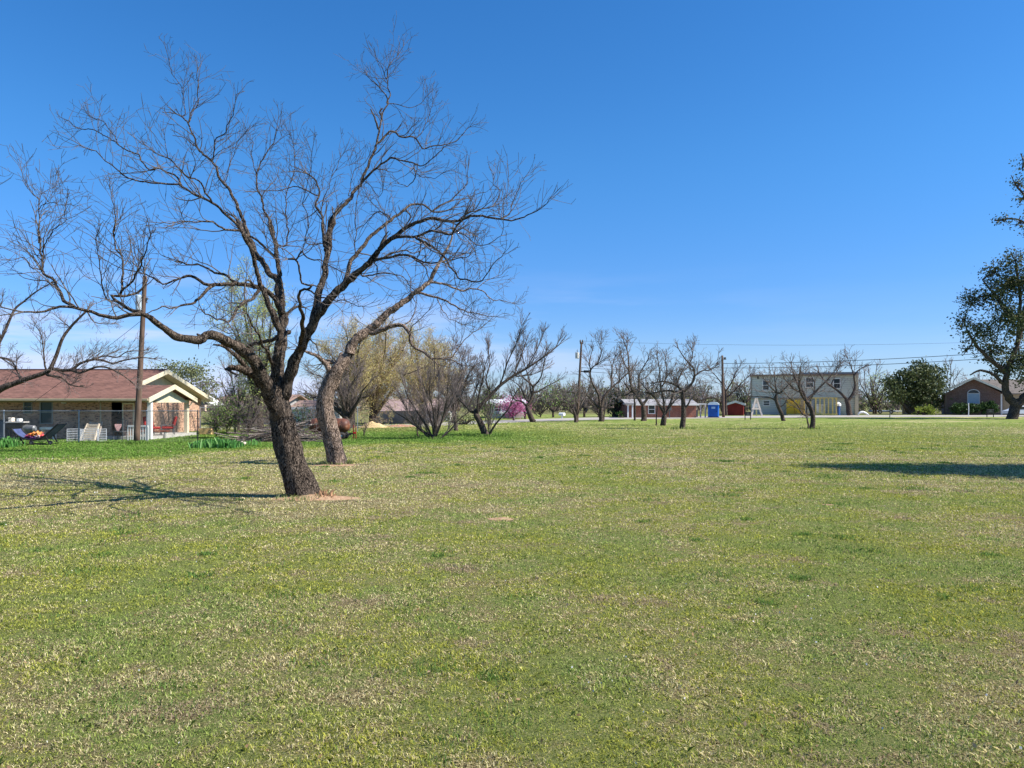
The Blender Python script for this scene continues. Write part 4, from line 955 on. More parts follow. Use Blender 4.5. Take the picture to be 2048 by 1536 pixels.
bl('round_bush', 'round yellow green bush at the foot of the dense evergreen', 1850, 107, [(1850, 820, 19, 9, 0), (1838, 823, 10, 7, 0), (1862, 823, 10, 7, 0)], 74, leafmat('bush_green', (.12, .17, .02), (.22, .28, .04), (.36, .38, .08)), .15, 500, cat='bush', cl=.25)
bl('trimmed_hedge', 'dark green hedge under the arched window of the gabled brick house', 1948, 107, [(1912, 817, 11, 10.5, 0), (1926, 817, 11, 10, 0), (1940, 817, 11, 10, 0), (1955, 817, 11, 10, 0), (1968, 815, 11, 11, 0), (1982, 814, 11, 12, 0), (1990, 818, 6, 8, 0)], 75, HDG, .12, 3600, cat='hedge', cl=.14, sh=.38)
bl('trimmed_hedge', 'bright green clipped hedge left of the porch of the red brick house', 1243, 89, [(1239, 829, 6, 7, 0), (1246, 829, 6, 7, 0)], 76, leafmat('hedge_bright', (.05, .13, .02), (.09, .2, .03), (.14, .28, .05)), .09, 1500, cat='hedge', cl=.1, sh=.3)
bl('evergreen_tree', 'dark evergreen tree behind the porch of the red brick house', 1232, 96, [(1225, 800, 12, 12, 0), (1235, 785, 16, 14, 0), (1242, 805, 10, 12, 0), (1222, 815, 10, 10, 0)], 77, EVG, .16, 300, cl=.4)
bl('evergreen_shrub', 'grey green shrub by the road behind the upswept leaning tree', 925, 62, [(905, 838, 16, 8, 0), (925, 839, 16, 9, 0), (945, 839, 14, 8, 0)], 78, GG, .09, 500, cat='shrub', cl=.2)
for i, (px, lab) in enumerate([(1080, 'low grey scrub left of the white mailbox'), (1145, 'low grey scrub right of the white mailbox'), (1195, 'low brown scrub by the road left of the dark evergreen')]):
    wild('roadside_scrub', lab, px, 836, 11, 90+i, 80, 50, 'scrub along the far side of the road', trunkw=3, limbden=5, Y=92, cat='shrub', ang=(15, 55))
# scrub beyond the houses that closes the horizon: too many trunks to count
def woods():
    rg = random.Random(99); tw = Wood(); ng = np.random.default_rng(4); C = []
    for k in range(700):
        x = rg.uniform(-150, 175); y = 132+rg.uniform(0, 55); h = rg.uniform(1.6, 3.8)*(1.5 if -6 < x < 45 else 1)
        for j in range(7):
            d = Vector((rg.uniform(-.5, .5), rg.uniform(-.4, .4), 1)).normalized(); p = Vector((x, y, 0)); pts = [p]
            for q in range(4): d = (d+rvec(rg)*.16).normalized(); p = p+d*h/4; pts.append(p)
            tw.chain(pts, [.11, .09, .07, .05, .035], 3)
            for q in range(5):
                s = pts[rg.randint(1, 3)]; d2 = turned(d, R(rg.uniform(20, 55)), rg, .2); tw.chain([s, s+d2*h*.18, s+d2*h*.32+Vector((0, 0, .2))], [.05, .04, .03], 3)
                C += [s+d2*h*rg.uniform(.1, .35)+rvec(rg)*.3 for _ in range(2)]
    for k in range(9000): C.append(Vector((rg.uniform(-150, 175), 135+rg.uniform(0, 50), abs(rg.gauss(0, 1.1)))))
    root = thing('distant_woods', 'low line of distant bare woods along the horizon', 'woods', (0, 170, 0)); root['kind'] = 'stuff'
    o = tw.mesh('distant_woods', 0, (0, 170, 0)); w = link_mesh('branches', o, TWIGF, root); w['kind'] = 'stuff'
    V, Fq = cards(np.array([tuple(c) for c in C])-np.array([0, 170, 0]), .22, ng, .6); l = link_mesh('foliage', card_mesh('foliage', V, Fq, ng), GG, root); l['kind'] = 'stuff'
woods()
# oaks on the right
def oak():
    Y = 82.7; base = Vector(((2024-CX)/F*Y, Y, 0)); q = lambda x, y, o=0: P(x, y, Y+o)
    st = [([base+Vector((0, 0, -.1)), q(2031, 815), q(2019, 797), q(2010, 775), q(2015, 740), q(2035, 690)], .6, .2), ([q(2030, 812), q(2052, 792), q(2085, 760), q(2110, 690)], .5, .2),
          ([q(2008, 770), q(1985, 748), q(1960, 741), q(1940, 750)], .22, .07), ([q(2014, 745), q(1975, 715), q(1945, 680), q(1930, 650)], .3, .06), ([q(2035, 690), q(2040, 600), q(2030, 520)], .24, .07),
          ([q(2035, 690), q(2060, 560), q(2070, 420), q(2050, 330)], .26, .05), ([q(2030, 640), q(1990, 590), q(1965, 560)], .25, .05), ([q(2068, 470), q(2040, 440), q(1990, 440)], .16, .04), ([q(2060, 400), q(2035, 375), q(2022, 350)], .12, .03)]
    bb = [(1925, 640, 20, 24, 0), (1945, 600, 26, 28, 1), (1960, 660, 34, 30, -1), (1985, 700, 36, 30, 1), (1985, 590, 34, 34, 0), (1990, 545, 26, 26, 0), (2020, 640, 44, 40, -2), (2030, 570, 42, 42, 1), (2040, 720, 42, 34, 0),
          (2030, 520, 28, 22, -1), (2080, 650, 50, 60, 2), (2090, 560, 50, 50, -2), (2000, 740, 26, 18, 1), (2070, 750, 46, 28, -1), (1935, 700, 16, 14, 1), (2040, 445, 16, 12, 0), (2010, 440, 16, 8, 0), (2048, 395, 14, 12, 0), (2036, 365, 14, 12, 0), (2046, 325, 8, 22, 0), (2075, 420, 26, 60, 1), (2120, 700, 50, 60, 0), (2110, 480, 50, 60, 1)]
    blob_tree('live_oak_tree', 'large dark leaved tree with a thick trunk at the right edge of the view', base, st, blobs_px(bb, Y, .8), 81, BARKF, OAK, .135, 190, None, 'tree', .5, None, 12, .03, .62, 16)
oak()
def oak2():
    b = Vector((20.2, 19.0, 0)); bb = [((21.3, 19.2, 3.8), 2.6, 2.5, 1.4), ((20.3, 18.8, 5.2), 2.4, 2.7, 1.4), ((20.0, 19.0, 6.7), 2.3, 2.5, 1.4), ((19.8, 19.4, 8.2), 1.9, 1.9, 1.3), ((19.5, 19.8, 9.6), 1.3, 1.1, 1.0)]
    blob_tree('live_oak_tree', 'leafy tree just beyond the right edge, casting the long shadow on the lawn', b, [([b, b+Vector((-.1, 0, 1.5)), b+Vector((0, .1, 3.5)), b+Vector((-.2, 0, 6.5)), b+Vector((-.5, 0, 10))], .28, .08)], bb, 82, BARKF, OAK, .10, 900, None, 'tree', .3, None, 16, .008, .6, 20)
oak2()
# ---------------------------------------------------------------- road
def road():
    near = [(-60, 47), (-26, 50), (-10.5, 54), (-5, 60), (3.8, 74), (14, 82), (28, 88), (48, 93), (90, 97), (160, 100)]
    far = [(-60, 52), (-27, 56), (-12, 61), (-7, 68), (2.5, 82), (13, 93), (27, 99), (50, 106), (90, 110), (160, 114)]
    def res(l):
        v = [Vector((x, y, 0)) for x, y in l]; p, _ = catmull(v, [0]*len(v), 2.); return p
    a, b = res(near), res(far); n = 90
    pick = lambda l, i: l[min(len(l)-1, int(i*(len(l)-1)/n))]
    vs, fs = [], []
    for i in range(n+1):
        p, q = pick(a, i), pick(b, i)
        p = p+Vector((0, mnoise.noise(Vector((p.x*.7, 0, 0)))*.7, 0))
        vs += [(p.x, p.y, .012), (q.x, q.y, .012)]
    for i in range(n): fs.append((2*i, 2*i+2, 2*i+3, 2*i+1))
    me = bpy.data.meshes.new('road'); me.from_pydata(vs, [], fs)
    m = pm('road_surface', (.36, .33, .29), .9, .14, .5, dirt=(.38, .33, .27))
    tag(link_mesh('road', me, m), kind='structure')
road()
WHITE = pm('white_paint', (.74, .72, .67), .6, .08); CREAM = pm('cream_paint', (.66, .59, .42), .6, .08, dirt=(.5, .43, .28)); TANP = pm('tan_gutter', (.36, .30, .19), .5, .1)
GALV = pm('galvanised_steel', (.34, .36, .38), .45, .15, metal=.6); BLACKM = pm('black_metal', (.02, .02, .022), .5, .3); DARKG = pm('grey_metal', (.10, .105, .11), .5, .3)
GLASS = glassmat(); WOODP = pm('pole_wood', (.13, .085, .062), .9, .35, 9, bump=.4, sc=(1, 1, .12)); LUM = pm('new_lumber', (.62, .45, .26), .8, .15, 8)
CONC = pm('concrete', (.42, .40, .36), .9, .15); WHT2 = pm('white_plastic', (.72, .74, .74), .4, .06)

def window(root, x0, x1, z0, z1, y, m=WHITE, axis='y', fr=.07, mid=True, glass=None, depth=.05, lite=0):
    """frame, pane and sash as parts; y is the wall plane, the window faces -y"""
    mb = MB(); t = fr
    mb.box(x0-t, x1+t, y-depth, y+.02, z1, z1+t).box(x0-t, x1+t, y-depth-.02, y+.02, z0-t, z0).box(x0-t, x0, y-depth, y+.02, z0, z1).box(x1, x1+t, y-depth, y+.02, z0, z1)
    if mid: mb.box(x0, x1, y-depth+.01, y+.01, (z0+z1)/2-t*.35, (z0+z1)/2+t*.35)
    w = mb.build('window', m, root)
    MB().box(x0, x1, y-.006, y+.012, z0, z1).build('pane', glass or GLASS, w)
    return w
# ---------------------------------------------------------------- house on the left
def left_house():
    k = 1.06
    def W(x, y, z): return (x*k, y*k, EYE+(z-EYE)*k)
    root = thing('brick_house', 'low tan brick house with brown shingle roof and cream gables on the left', 'house', (-21, 38, 0))
    o = Vector((-21, 38, 0))
    def T(vs): return [tuple(Vector(W(*v))-o) for v in vs]
    BR = brickmat('tan_brick', (.68, .41, .26), (.48, .26, .165), (.11, .055, .045), (.50, .38, .29), .26, .085)
    SH = shinglemat('brown_shingle', (.17, .085, .062))
    xe, xs = -19.0, -17.0; ye, yr, yf = 34.6, 40.8, 47.0; ze, zr = 2.07, 3.66; ysr, ysf = 37.25, 39.9; zsr = ze+(zr-ze)*(ysr-ye)/(yr-ye)
    XL = -46; t = .1
    # roof: front slope with the lower end gable continuing it, back slope
    mb = MB()
    def slab(q): 
        a = T(q); b_ = T([(x, y, z-t) for x, y, z in q]); n = len(q); mb.add(a+b_, [tuple(range(n)), tuple(range(2*n-1, n-1, -1))]+[(i, (i+1) % n, n+(i+1) % n, n+i) for i in range(n)])
    slab([(XL, ye, ze), (xe, ye, ze), (xe, yr, zr), (XL, yr, zr)]); slab([(XL, yr+.001, zr), (xe, yr+.001, zr), (xe, yf, ze), (XL, yf, ze)])
    slab([(xe+.002, ye, ze), (xs, ye, ze), (xs, ysr, zsr), (xe+.002, ysr, zsr)]); slab([(xe-.3, ysr+.001, zsr), (xs, ysr+.001, zsr), (xs, ysf, ze), (xe-.3, ysf, ze)])
    roof = mb.build('roof', SH, root)
    mb = MB(); mb.tube([Vector(T([(XL, yr, zr+.02)])[0]), Vector(T([(xe, yr, zr+.02)])[0])], .05, 5); mb.build('ridge_cap', pm('ridge_dark', (.07, .04, .04), .9, .2), roof)
    # barge boards
    for nm, x, ya, yb, yc, za, zb in (('main', xe, ye, yr, yf, ze, zr), ('low', xs, ye, ysr, ysf, ze, zsr)):
        mb = MB()
        fa = (ya, za) if nm == 'low' else (ysr+.3, zsr+.3*(zr-ze)/(yr-ye))
        for p, q in ((fa, (yb, zb)), ((yb, zb), (yc, za))):
            mb.add(T([(x+.004, p[0], p[1]+.03), (x+.004, q[0], q[1]+.03), (x+.004, q[0], q[1]-.2), (x+.004, p[0], p[1]-.2), (x+.05, p[0], p[1]+.03), (x+.05, q[0], q[1]+.03), (x+.05, q[0], q[1]-.2), (x+.05, p[0], p[1]-.2)]),
                   [(0,1,2,3),(7,6,5,4),(0,4,5,1),(1,5,6,2),(2,6,7,3),(3,7,4,0)])
        mb.build('barge_board', CREAM, root)
    # soffit under the big rake (seen from below)
    mb = MB(); mb.add(T([(xe-.6, yr, zr-.13), (xe, yr, zr-.13), (xe, yf, ze-.13), (xe-.6, yf, ze-.13), (xe-.6, yr, zr-.17), (xe, yr, zr-.17), (xe, yf, ze-.17), (xe-.6, yf, ze-.17)]), [(0,1,2,3),(7,6,5,4),(0,4,5,1),(1,5,6,2),(2,6,7,3),(3,7,4,0)]); mb.build('soffit', CREAM, root)
    # gable panels
    mb = MB(); xg = xe-.55
    mb.add(T([(xg, ye+.9, ze-.05), (xg, yf-.9, ze-.05), (xg, yr, zr-.2), (xg-.1, ye+.9, ze-.05), (xg-.1, yf-.9, ze-.05), (xg-.1, yr, zr-.2)]), [(0,1,2),(5,4,3),(0,3,4,1),(1,4,5,2),(2,5,3,0)]); mb.build('gable_panel', CREAM, root)
    xg = xs-.28; mb = MB()
    mb.add(T([(xg, ye+.75, ze-.06), (xg, ysf-.75, ze-.06), (xg, ysr, zsr-.19), (xg-.1, ye+.75, ze-.06), (xg-.1, ysf-.75, ze-.06), (xg-.1, ysr, zsr-.19)]), [(0,1,2),(5,4,3),(0,3,4,1),(1,4,5,2),(2,5,3,0)])
    mb.build('gable_panel', CREAM, root)
    mb = MB(); mb.add(T([(xg+.02, ye+.6, ze-.06), (xg+.02, ysf-.3, ze-.06), (xg+.02, ysf-.3, ze-.2), (xg+.02, ye+.6, ze-.2), (xg-.15, ye+.6, ze-.06), (xg-.15, ysf-.3, ze-.06), (xg-.15, ysf-.3, ze-.2), (xg-.15, ye+.6, ze-.2)]), [(0,1,2,3),(7,6,5,4),(0,4,5,1),(1,5,6,2),(2,6,7,3),(3,7,4,0)])
    mb.build('porch_beam', CREAM, root)
    # walls
    w = lambda px, y: (px-CX)/F*y
    yw = 38.1; x = lambda px: w(px, yw)-o.x; Y = yw-o.y; top = EYE+(ze-EYE)*k-.05
    xe_ = (xe-.45)*k-o.x; yfar = (yf-.7)*k-o.y
    doorx0, doorx1 = x(247), x(266)
    wins = [(x(49), x(63), EYE+(804-802)/F*yw-.02, EYE+(804-826)/F*yw, .055)]
    mb = MB(); zt = top
    # front wall split round openings
    op = [(x(49), x(63), EYE-(825-HZ)/F*yw, EYE-(802-HZ)/F*yw), (x(82), x(104), EYE-(846-HZ)/F*yw, EYE-(803-HZ)/F*yw), (doorx0, doorx1, .08, EYE-(808-HZ)/F*yw)]
    cur = XL*k-o.x
    for a, b_, c, d in op:
        mb.box(cur, a, Y, Y+.2, 0, zt); mb.box(a, b_, Y, Y+.2, d, zt)
        if c > .1: mb.box(a, b_, Y, Y+.2, 0, c)
        cur = b_
    mb.box(cur, xe_, Y, Y+.2, 0, zt); mb.box(xe_-.2, xe_, Y+.2, yfar, 0, zt+.1)
    mb.build('wall', BR, root)
    FRW = pm('window_frame_grey', (.34, .34, .30), .6, .1); TEAL = pm('blind_glass', (.055, .085, .08), .15, .1)
    for a, b_, c, d in op[:2]: window(root, a, b_, c, d, Y+.02, FRW, fr=.055, glass=TEAL)
    a, b_, c, d = op[2]
    dr = MB().box(a, b_, Y+.1, Y+.15, c, d).build('door', pm('dark_door', (.03, .028, .026), .5, .1), root)
    MB().box(a-.06, a, Y-.02, Y+.03, c, d+.06).box(b_, b_+.06, Y-.02, Y+.03, c, d+.06).box(a, b_, Y-.02, Y+.03, d, d+.06).build('door_frame', CREAM, dr)
    MB().ell((b_-.12, Y+.08, 1.0), .03, .03, .03, 8, 6).build('handle', GALV, dr)
    # frieze, gutter, downpipe
    e = Vector(W(XL, ye, ze))-o; e2 = Vector(W(xs, ye, ze))-o
    MB().box(e.x, e2.x, e.y-.09, e.y+.02, e.z-.13, e.z-.01).build('gutter', TANP, root, bevel=.02)
    MB().box(e.x, e2.x-.2, Y-.35, Y-.02, zt-.14, zt-.02).build('frieze_board', TANP, root)
    q = [P(193, 796, 37.2), P(194, 800, 37.2), P(201, 806, 37.9), P(201, 872, 37.95)]
    MB().tube([v-o for v in q], .04, 6).build('downpipe', pm('downpipe_tan', (.45, .38, .27), .6, .1), root)
    # vent box and lamp
    v = P(126, 804, 38.0)-o; MB().box(v.x-.1, v.x+.13, Y-.1, Y, v.z-.08, v.z+.08).build('vent_box', WHITE, root, bevel=.01)
    v = P(237, 825, 38.0)-o; MB().box(v.x-.06, v.x+.06, Y-.12, Y, v.z-.1, v.z+.1).build('wall_lamp', BLACKM, root, bevel=.02)
    # porch posts and slab
    for px, yy in ((300, 37.2), (373, 42.0)):
        a = P(px, 806, yy)-o; MB().box(a.x-.1, a.x+.1, a.y-.1, a.y+.1, .02, zt).build('post', WHITE if px < 350 else CREAM, root, bevel=.012)
    a = P(296, 870, 37)-o; b = P(395, 870, 42.5)-o
    MB().box(xe_, (xs-.1)*k-o.x, Y-.9, b.y, 0, .16).build('porch_slab', CONC, root)
    # second pipe on the low gable
    q = [P(385, 803, 41.9), P(381, 810, 41.9), P(375, 812, 42.1)]; MB().tube([v-o for v in q], .035, 6).build('gutter_elbow', CREAM, root)
left_house()
def rail():
    root = thing('porch_railing', 'short white picket railing on the porch of the left house', 'railing', tuple(G(278, 884)))
    Y = 36.6; o = root.location
    a = P(256, 852, Y)-o; b = P(296, 852, Y)-o
    MB().box(a.x, b.x, a.y-.04, a.y+.04, a.z-.03, a.z+.03).build('top_rail', WHITE, root)
    for i in range(9):
        x = a.x+(b.x-a.x)*i/8; o2 = MB().box(x-.02, x+.02, a.y-.02, a.y+.02, 0, a.z-.03).build('picket', WHITE, root)
rail()
# ---------------------------------------------------------------- chain link fence
def chain_fence(label, pts, posts, zt, top=True, step=.075):
    root = thing('chain_link_fence', label, 'fence', (pts[0][0], pts[0][1], 0)); o = Vector((pts[0][0], pts[0][1], 0))
    for a, b in zip(pts[:-1], pts[1:]):
        a = Vector((*a, 0)); b = Vector((*b, 0)); L_ = (b-a).length; d = (b-a)/L_; W = Wood()
        n = int(L_/step); m = zt-.05
        for i in range(-int(m/step), n+1):
            for sgn in (1, -1):
                s0, s1 = (i*step, i*step+m) if sgn > 0 else (i*step+m, i*step)
                z0, z1 = .03, zt
                # clip to the panel
                def cl(s0, s1, z0, z1):
                    for lo, hi in ((0, L_),):
                        if s0 < lo: z0 += (lo-s0)/(s1-s0)*(z1-z0); s0 = lo
                        if s1 < lo: z1 += (lo-s1)/(s0-s1)*(z0-z1); s1 = lo
                        if s0 > hi: z0 += (s0-hi)/(s0-s1)*(z1-z0); s0 = hi
                        if s1 > hi: z1 += (s1-hi)/(s1-s0)*(z0-z1); s1 = hi
                    return s0, s1, z0, z1
                if max(s0, s1) <= 0 or min(s0, s1) >= L_: continue
                s0, s1, z0, z1 = cl(s0, s1, z0, z1)
                if abs(s1-s0) < .02: continue
                W.chain([a+d*s0+Vector((0, .004*sgn, z0))-o, a+d*s1+Vector((0, .004*sgn, z1))-o], [.0019, .0019], 3)
        link_mesh('wire_mesh', W.mesh('wire_mesh'), pm('fence_wire', (.30, .31, .32), .5, .15, metal=.3), root)
        MB().tube([a-o+Vector((0, 0, zt)), b-o+Vector((0, 0, zt))], .021, 6).build('top_rail', GALV, root)
    for (x, y, m_, h) in posts:
        MB().tube([Vector((x, y+.03, 0))-o, Vector((x, y+.03, h))-o], .03, 8).ell(Vector((x, y+.03, h))-o, .035, .035, .03, 8, 6).build('post', m_, root)
YF = 34.7; xf = lambda px, y=YF: (px-CX)/F*y
chain_fence('grey chain link fence with diamond mesh in front of the left house', [(xf(-190), YF), (xf(395), YF)],
  [(xf(p), YF, GALV, 1.5) for p in (-150, 7, 157, 293)]+[(xf(395), YF, BLACKM, 1.5)], 1.48, step=.105)
chain_fence('chain link fence behind the tangled bushes and rusty tank', [(xf(400, 46), 46), (xf(720, 50), 50)], [(xf(p, 47.5), 47.3, GALV, 1.6) for p in (402, 470, 560, 624, 668, 716)], 1.55, step=.11)
# ---------------------------------------------------------------- utility poles
def pole(label, px, pyb, pyt, Y, wpx, lean=0):
    b = Vector(((px-CX)/F*Y, Y, 0)); t = P(px+lean, pyt, Y)
    root = thing('utility_pole', label, 'utility pole', b); n = 14
    pts = [b.lerp(t, i/n)-b for i in range(n+1)]; r = wpx*.5*Y/F
    MB().tube([pts[0]+Vector((0, 0, -.1))]+pts[1:], [r*(1.05-.35*i/n) for i in range(n+1)], 12).build('shaft', WOODP, root, True)
    return root, b, t
root, b, t = pole('leaning brown wooden utility pole in front of the left house', 273, 887, 552, 34.0, 11.5, 17)
def can(root, b, px, py0, py1, Y, wpx, m, cap=True):
    a = P(px, py1, Y)-b; c = P(px, py0, Y)-b; r = wpx*.5*Y/F
    o = MB().tube([a, a.lerp(c, .05), c.lerp(a, .05), c], [r*.9, r, r, r*.85], 14).build('transformer', m, root)
    MB().tube([c, c+Vector((0, 0, .12*r/.2)), c+Vector((0, 0, .3*r/.2))], [r*.12, r*.2, r*.1], 8).build('bushing', DARKG, o)
    MB().box(min(a.x, 0)+.0, abs(a.x)*0+.06, -.04, .04, (a.z+c.z)/2-.05, (a.z+c.z)/2+.05).build('bracket', DARKG, o) if 0 else None
    return o
can(root, b, 277, 590, 620, 33.6, 11, pm('transformer_grey', (.42, .5, .56), .5, .08))
v = P(287, 601, 34)-b; MB().tube([v, v+Vector((.14, 0, .02)), v+Vector((.16, 0, -.12))], .03, 6).box(v.x+.05, v.x+.2, -.05, .05, v.z+.03, v.z+.12).build('cutout_switch', DARKG, root)
v = P(281, 660, 33.9)-b; MB().box(v.x-.05, v.x+.05, -.25, .0, v.z-1, v.z-.9).build('pole_bracket', DARKG, root) if 0 else None
root2, b2, t2 = pole('wooden utility pole carrying a pale rusty transformer beside the road', 1154, 845, 684, 71, 5.4, 9)
o = can(root2, b2, 1154.5, 705, 717, 71, 8, pm('transformer_pale', (.62, .58, .52), .6, .1, 1.2, dirt=(.42, .18, .07)))
a = P(1162, 743, 71)-b2; c = P(1180, 743, 71)-b2
MB().bar(a, c, .1, .1).bar(a.lerp(c, .3), c, .22, .3).build('street_lamp', BLACKM, root2)
for dx in (-2.2, 2.2):
    v = P(1163+dx, 682, 71)-b2; MB().tube([v+Vector((0, 0, -.3)), v, v+Vector((0, 0, .12))], [.04, .09, .05], 6).build('insulator', DARKG, root2)
root3, b3, t3 = pole('tall wooden utility pole beside the blue portable toilet', 1447, 834, 711, 92, 5.6, -2.4)
v = P(1446, 717, 92)-b3; MB().box(v.x+.1, v.x+.35, -.1, .1, v.z-.15, v.z+.15).build('insulator', DARKG, root3)
def wire(name, label, pts, r=.012, g='overhead power lines'):
    ps = [Vector(p) for p in pts]; out = []
    for a, b_ in zip(ps[:-1], ps[1:]):
        for i in range(12): 
            s = i/12; q = a.lerp(b_, s); q.z -= (b_-a).length*.012*4*s*(1-s); out.append(q)
    out.append(ps[-1]); c = out[0].copy()
    tag(MB().tube([q-c for q in out], r, 4).build(name, BLACKM), label, 'cable', g).location = c
wire('power_line', 'upper power line running right from the tall pole over the grey house', [P(1446, 727, 92), P(2200, 688, 70)], .028)
wire('power_line', 'lower power line running right from the tall pole over the grey house', [P(1446, 736, 92), P(2200, 700, 70)], .028)
wire('power_line', 'thin topmost power line from the transformer pole to the right', [P(1165, 682, 71), P(2200, 674, 66)], .009)
wire('power_line', 'cable sagging between the transformer pole and the tall pole', [P(1160, 735, 71), P(1447, 734, 92)], .02)
wire('power_line', 'second cable between the transformer pole and the tall pole', [P(1160, 742, 71), P(1447, 745, 92)], .018)
wire('guy_wire', 'thin guy wire slanting from the leaning pole down past the left house', [P(284, 640, 34), P(-20, 865, 33)], .009, None)
# ---------------------------------------------------------------- grey two storey house
def grey_house():
    Y = 109.0; x = lambda px: (px-CX)/F*Y; z = lambda py: EYE-(py-HZ)/F*Y
    o = Vector((x(1606), Y, 0)); root = thing('container_house', 'two storey flat roofed grey green house with yellow doors, across the road', 'house', o, R(-20))
    X = lambda px: (x(px)-o.x)*.945
    m, nt_, b_ = newmat('grey_green_siding'); c = objco(nt_); sp_ = N(nt_, 'ShaderNodeSeparateXYZ'); L(nt_, c, sp_.inputs[0])
    fr = math_(nt_, 'FRACT', math_(nt_, 'MULTIPLY', sp_.outputs[2], 3.6)); L(nt_, mixc(nt_, mrange(nt_, fr, .0, .16), (.11, .13, .12), mixc(nt_, noisef(nt_, c, .5, 4), (.50, .51, .44), (.62, .63, .54))), b_.inputs['Base Color'])
    b_.inputs['Roughness'].default_value = .75
    zt, zm = z(752), z(795)
    wins_u = [(1526, 1537.5, 761, 779), (1612, 1626, 756, 774), (1666, 1677.5, 758.5, 776.5)]; wins_l = [(1527, 1538.5, 802, 810.5)]
    def wall(name, y0, za, zb, wins, x0, x1):
        mb = MB(); cur = X(x0)
        for a, b2_, c2, d in wins: 
            mb.box(cur, X(a), y0, y0+.25, za, zb); mb.box(X(a), X(b2_), y0, y0+.25, za, z(d)); mb.box(X(a), X(b2_), y0, y0+.25, z(c2), zb); cur = X(b2_)
        mb.box(cur, X(x1), y0, y0+.25, za, zb); return mb
    mb = wall('w', 0, zm, zt, wins_u, 1501, 1706); mb.box(X(1501), X(1706), 5.9, 6.1, 0, zt).box(X(1501), X(1501)+.25, .25, 5.9, 0, zt).box(X(1706)-.25, X(1706), .25, 5.9, 0, zt)
    mb.v += wall('w', .22, 0, zm-.02, wins_l, 1501, 1706).v and []; m2 = wall('w', .22, 0, zm-.02, wins_l, 1501, 1706)
    mb.build('wall', m, root); m2.build('ground_floor_wall', m, root)
    for a, b2_, c2, d in wins_u+wins_l: window(root, X(a), X(b2_), z(d), z(c2), .0 if d < 790 else .22, WHITE, fr=.12)
    BRN = pm('rusty_fascia', (.24, .17, .12), .7, .2, .6, dirt=(.3, .22, .16))
    MB().box(X(1500), X(1713), -.25, 6.3, zt, zt+.28).build('roof', BRN, root)
    MB().box(X(1600), X(1713), -.2, 6.2, zt+.28, zt+.5).build('roof_edge', pm('blue_grey_fascia', (.2, .24, .3), .6, .1), root)
    TAN = pm('tan_post', (.60, .50, .34), .7, .1)
    MB().box(X(1706), X(1712.5), -.35, .4, 0, zt).build('corner_post', TAN, root); MB().box(X(1500), X(1503), -.15, .1, zm, zt).build('corner_board', pm('grey_trim', (.26, .24, .2), .7, .1), root)
    MB().box(X(1501), X(1706), -.08, 0.2, zm-.14, zm).build('ledge', pm('grey_trim', (.26, .24, .2)), root)
    yb = MB(); yb.box(X(1573), X(1588), -2.2, .2, .02, z(799)); YE = pm('yellow_paint', (.9, .56, .045), .5, .12, 1)
    yl = yb.build('yellow_entry', YE, root); mb = MB()
    for px in (1573.3, 1580, 1587): mb.box(X(px), X(px)+.08, -2.3, -2.2, .1, z(800))
    mb.build('door_rib', YE, yl)
    MB().add([(X(1588.5), -2.2, .02), (X(1600), -3.6, .02), (X(1600), -3.5, .02), (X(1588.5), -2.1, .02), (X(1588.5), -2.2, z(799)), (X(1600), -3.6, z(799)), (X(1600), -3.5, z(799)), (X(1588.5), -2.1, z(799))], [(0,3,2,1),(4,5,6,7),(0,1,5,4),(1,2,6,5),(2,3,7,6),(3,0,4,7)]).build('door', YE, root)
    fr_ = MB(); YL = pm('yellow_lumber', (.82, .6, .2), .7, .15, 2)
    for px in (1608, 1620, 1630, 1638, 1646, 1654, 1662, 1669): fr_.box(X(px)-.09, X(px)+.09, -2.1, -1.9, .02, z(797))
    fr_.box(X(1606), X(1671), -2.15, -1.85, z(797), z(795)); fr_.box(X(1606), X(1671), -2.12, -1.88, .02, .25)
    fr_.box(X(1669)-.09, X(1669)+.09, -1.9, .2, z(797)-.1, z(795)); fr_.build('porch_frame', YL, root)
    MB().box(X(1609), X(1626), -1.6, -.4, .02, z(800)).build('tarp', pm('blue_tarp', (.30, .38, .52), .4, .25, 1.5, dirt=(.7, .7, .68)), root)
    MB().box(X(1632), X(1650), -1.0, -.2, .02, z(808)).build('stacked_boards', pm('white_boards', (.6, .62, .66), .6, .25, 2), root)
    MB().box(X(1504), X(1680), -3.7, .2, .003, .018).build('wooden_deck', LUM, root) if 0 else MB().box(X(1575), X(1608), -4.2, -3.7, .01, .16).build('step', LUM, root)
    v = X(1515.5); MB().box(v-.1, v+.1, -.15, 0, z(757), z(750)).build('junction_box', BLACKM, root)
grey_house()
def ladder():
    Y = 101; b = G(1513, 831); b = Vector(((1513-CX)/F*Y, Y, 0)); root = thing('wooden_a_frame', 'white wooden A frame trestle standing before the grey house', 'trestle', b)
    q = lambda px, py, o=0: P(px, py, Y+o)-b
    LB = pm('pale_lumber', (.66, .58, .48), .8, .1)
    for px, tx in ((1503, 1511.5), (1524, 1513)):
        a = q(px, 830.5); a.z = .0; MB().bar(a, q(tx, 796), .22, .12).build('leg', LB, root)
    a = q(1513, 830, 3); a.z = 0; MB().bar(a, q(1512, 797), .16, .1).build('rear_leg', LB, root)
    MB().bar(q(1503.5, 817.5, -.07), q(1519.5, 817.5, -.07), .2, .1).build('cross_bar', LB, root)
    MB().box(-.5, .45, .3, .42, q(0, 815).z, q(0, 807).z).build('pale_blue_board', pm('pale_blue', (.45, .5, .55), .6, .1), root)
ladder()
